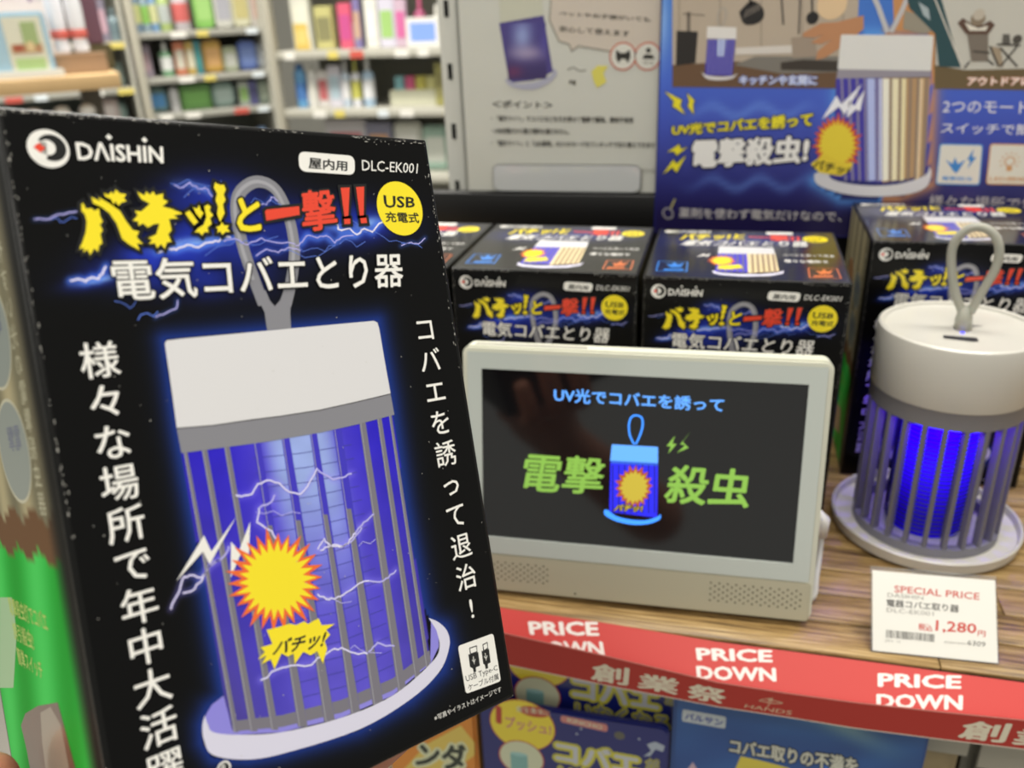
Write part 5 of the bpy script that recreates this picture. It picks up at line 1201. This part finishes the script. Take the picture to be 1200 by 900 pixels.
for i, (px, c_) in enumerate(((82, '#eeeef4'), (105, '#f2f2f6'))):
    t = thing('bagged_doll', ('left' if i == 0 else 'right') + ' white bagged plush with red band above the cardboard tray', 'toy', FC.matrix() @ Matrix.Translation((FC.uv(px, 80)[0], zt + .0385, -.085)), 'white bagged plush toys')
    me = lathe([(.0005, 0), (.014, .002), (.0145, .012), (.012, .028), (.0145, .036), (.0155, .055), (.0160, .085), (.0135, .115), (.012, .130), (.0005, .134)], mat(c_, .35, coat=.3, bump=.6, bscale=60), 20); me.transform(Matrix.Rotation(-math.pi / 2, 4, 'X')); link('body', me, t)
    me = lathe([(.0125, .026), (.0165, .030), (.0172, .036), (.0150, .043)], mat('#d86a60', .5), 20); me.transform(Matrix.Rotation(-math.pi / 2, 4, 'X')); link('band', me, t)
t = thing('dark_bag', 'dark hanging bag with brown foot at the end of the wooden counter', 'bag', FC.matrix() @ Matrix.Translation((FC.uv(128, 80)[0], zt + .0005, -.13)))
link('bag_body', rbox(-.03, .025, 0, .05, -.03, 0, .008, mat('#5a5234', .5), .004), t); link('bag_top', rbox(-.018, .014, .05, .16, -.02, -.005, .006, mat('#6c4a58', .5), .003), t)
t = thing('orange_cloth', 'orange folded cloth at the top left corner above the clear box', 'cloth', FC.matrix() @ Matrix.Translation((FC.uv(5, 5)[0], zt + .0005, -.18)))
link('cloth_fold', rbox(-.14, .10, 0, .150, -.06, 0, .03, mat('#e4dfe0', .6, bump=.6, bscale=30), .015), t); link('orange_fold', rbox(-.12, .045, .1505, .175, -.055, -.005, .012, mat('#e8843a', .6), .008), t); link('purple_fold', rbox(.05, .10, .1505, .165, -.055, -.005, .008, mat('#7a5a8c', .6), .004), t)
for i, px in enumerate((38, 72, 103)):
    u_, v_ = FC.uv(px, 122)
    t = thing('white_knob_jar', ('left', 'middle', 'right')[i] + ' of three white round lids just above the held carton edge', 'jar', FC.matrix() @ Matrix.Translation((u_, zb_ - .1445, -.06)), 'white lidded jars')
    me = lathe([(.0005, 0), (.022, 0), (.022, .085), (.012, .095), (.0005, .096)], mat('#8c96a0', .4), 20); me.transform(Matrix.Rotation(-math.pi / 2, 4, 'X')); link('body', me, t)
    me = lathe([(.014, .0955), (.016, .102), (.012, .112), (.0005, .116)], mat('#ece8e0', .4), 20); me.transform(Matrix.Rotation(-math.pi / 2, 4, 'X')); link('lid', me, t)

# ------------------------------------------------------------------ the hand holding the carton
SK = bpy.data.materials.new('skin'); SK.use_nodes = True; nt = SK.node_tree; b = nt.nodes['Principled BSDF']
tc = nt.nodes.new('ShaderNodeTexCoord'); n1 = nt.nodes.new('ShaderNodeTexNoise'); n1.inputs['Scale'].default_value = 60; n1.inputs['Detail'].default_value = 5
mx = nt.nodes.new('ShaderNodeMix'); mx.data_type = 'RGBA'; mx.inputs[6].default_value = (*lin('#b5735a'), 1); mx.inputs[7].default_value = (*lin('#cf9479'), 1)
nt.links.new(tc.outputs['Object'], n1.inputs['Vector']); nt.links.new(n1.outputs['Fac'], mx.inputs[0]); nt.links.new(mx.outputs[2], b.inputs['Base Color'])
b.inputs['Subsurface Weight'].default_value = .15; b.inputs['Subsurface Radius'].default_value = (.004, .0015, .0008); b.inputs['Roughness'].default_value = .5
n2 = nt.nodes.new('ShaderNodeTexNoise'); n2.inputs['Scale'].default_value = 900; bp = nt.nodes.new('ShaderNodeBump'); bp.inputs['Strength'].default_value = .25; bp.inputs['Distance'].default_value = .0003
nt.links.new(tc.outputs['Object'], n2.inputs['Vector']); nt.links.new(n2.outputs['Fac'], bp.inputs['Height']); nt.links.new(bp.outputs['Normal'], b.inputs['Normal'])
hand = thing('person', 'bare left hand holding the black carton from below, thumb against its left side', 'person', HAND_M)
V = []; E_ = []; RR = []
def chain(pts, rr, root=None):
    prev = root
    for p_, r_ in zip(pts, rr):
        V.append(p_); RR.append(r_); i = len(V) - 1
        if prev is not None: E_.append((prev, i))
        prev = i
    return prev
V.append((.030, .055, -.045)); RR.append((.026, .022)); palm = 0
chain([(.010, .030, -.095), (-.010, -.020, -.170), (-.030, -.075, -.255)], [(.026, .022), (.030, .027), (.038, .035)], palm)
kn = []
for yy, ra in ((.020, .011), (.044, .011), (.067, .0105), (.088, .0095)):
    chain([(.052, yy, -.0200)], [(ra * 1.05, ra)], palm); kn.append(len(V) - 1)
chain([(.064, .0145, -.0125), (.0695, .0125, -.0105)], [(.0095, .0088), (.0078, .0070)], kn[0])
chain([(.088, .046, -.0150), (.1195, .048, -.0060), (.1205, .049, .018), (.1195, .050, .038)], [(.0098, .0092), (.0092, .0090), (.0085, .0082), (.0070, .0068)], kn[1])
chain([(.088, .069, -.0150), (.1195, .070, -.0050), (.1205, .071, .022), (.1195, .072, .044)], [(.0096, .0092), (.0090, .0088), (.0083, .0080), (.0068, .0066)], kn[2])
chain([(.083, .090, -.0140), (.1185, .090, -.0060), (.1190, .091, .012), (.1185, .092, .028)], [(.0088, .0082), (.0080, .0078), (.0074, .0072), (.0062, .0060)], kn[3])
chain([(.006, .066, -.034), (-.0125, .070, -.014), (-.0130, .070, .004), (-.0118, .0700, .0190)], [(.016, .015), (.0122, .0115), (.0112, .0108), (.0090, .0088)], palm)
me = bpy.data.meshes.new('hand'); me.from_pydata(V, E_, []); me.materials.append(SK)
ho = link('hand', me, hand); ho['label'] = 'left hand with five fingers'
sm = ho.modifiers.new('skin', 'SKIN'); 
for i, sv in enumerate(me.skin_vertices[0].data): sv.radius = RR[i]; sv.use_root = (i == 0)
sb_ = ho.modifiers.new('sub', 'SUBSURF'); sb_.levels = 3; sb_.render_levels = 3
bpy.context.view_layer.update()
m2 = bpy.data.meshes.new_from_object(ho.evaluated_get(bpy.context.evaluated_depsgraph_get())); ho.modifiers.clear(); ho.data = m2
m2.polygons.foreach_set('use_smooth', [True] * len(m2.polygons))
if not m2.materials: m2.materials.append(SK)
nail = rbox(-.0055, .0055, -.007, .007, 0, .0008, .005, mat('#dba894', .3, coat=.3), .0003)
no = link('thumbnail', nail, ho); no.matrix_local = Matrix.Translation((-.0190, .0735, .0130)) @ Matrix.Rotation(math.radians(-90), 4, 'Y') @ Matrix.Rotation(math.radians(90), 4, 'Z')
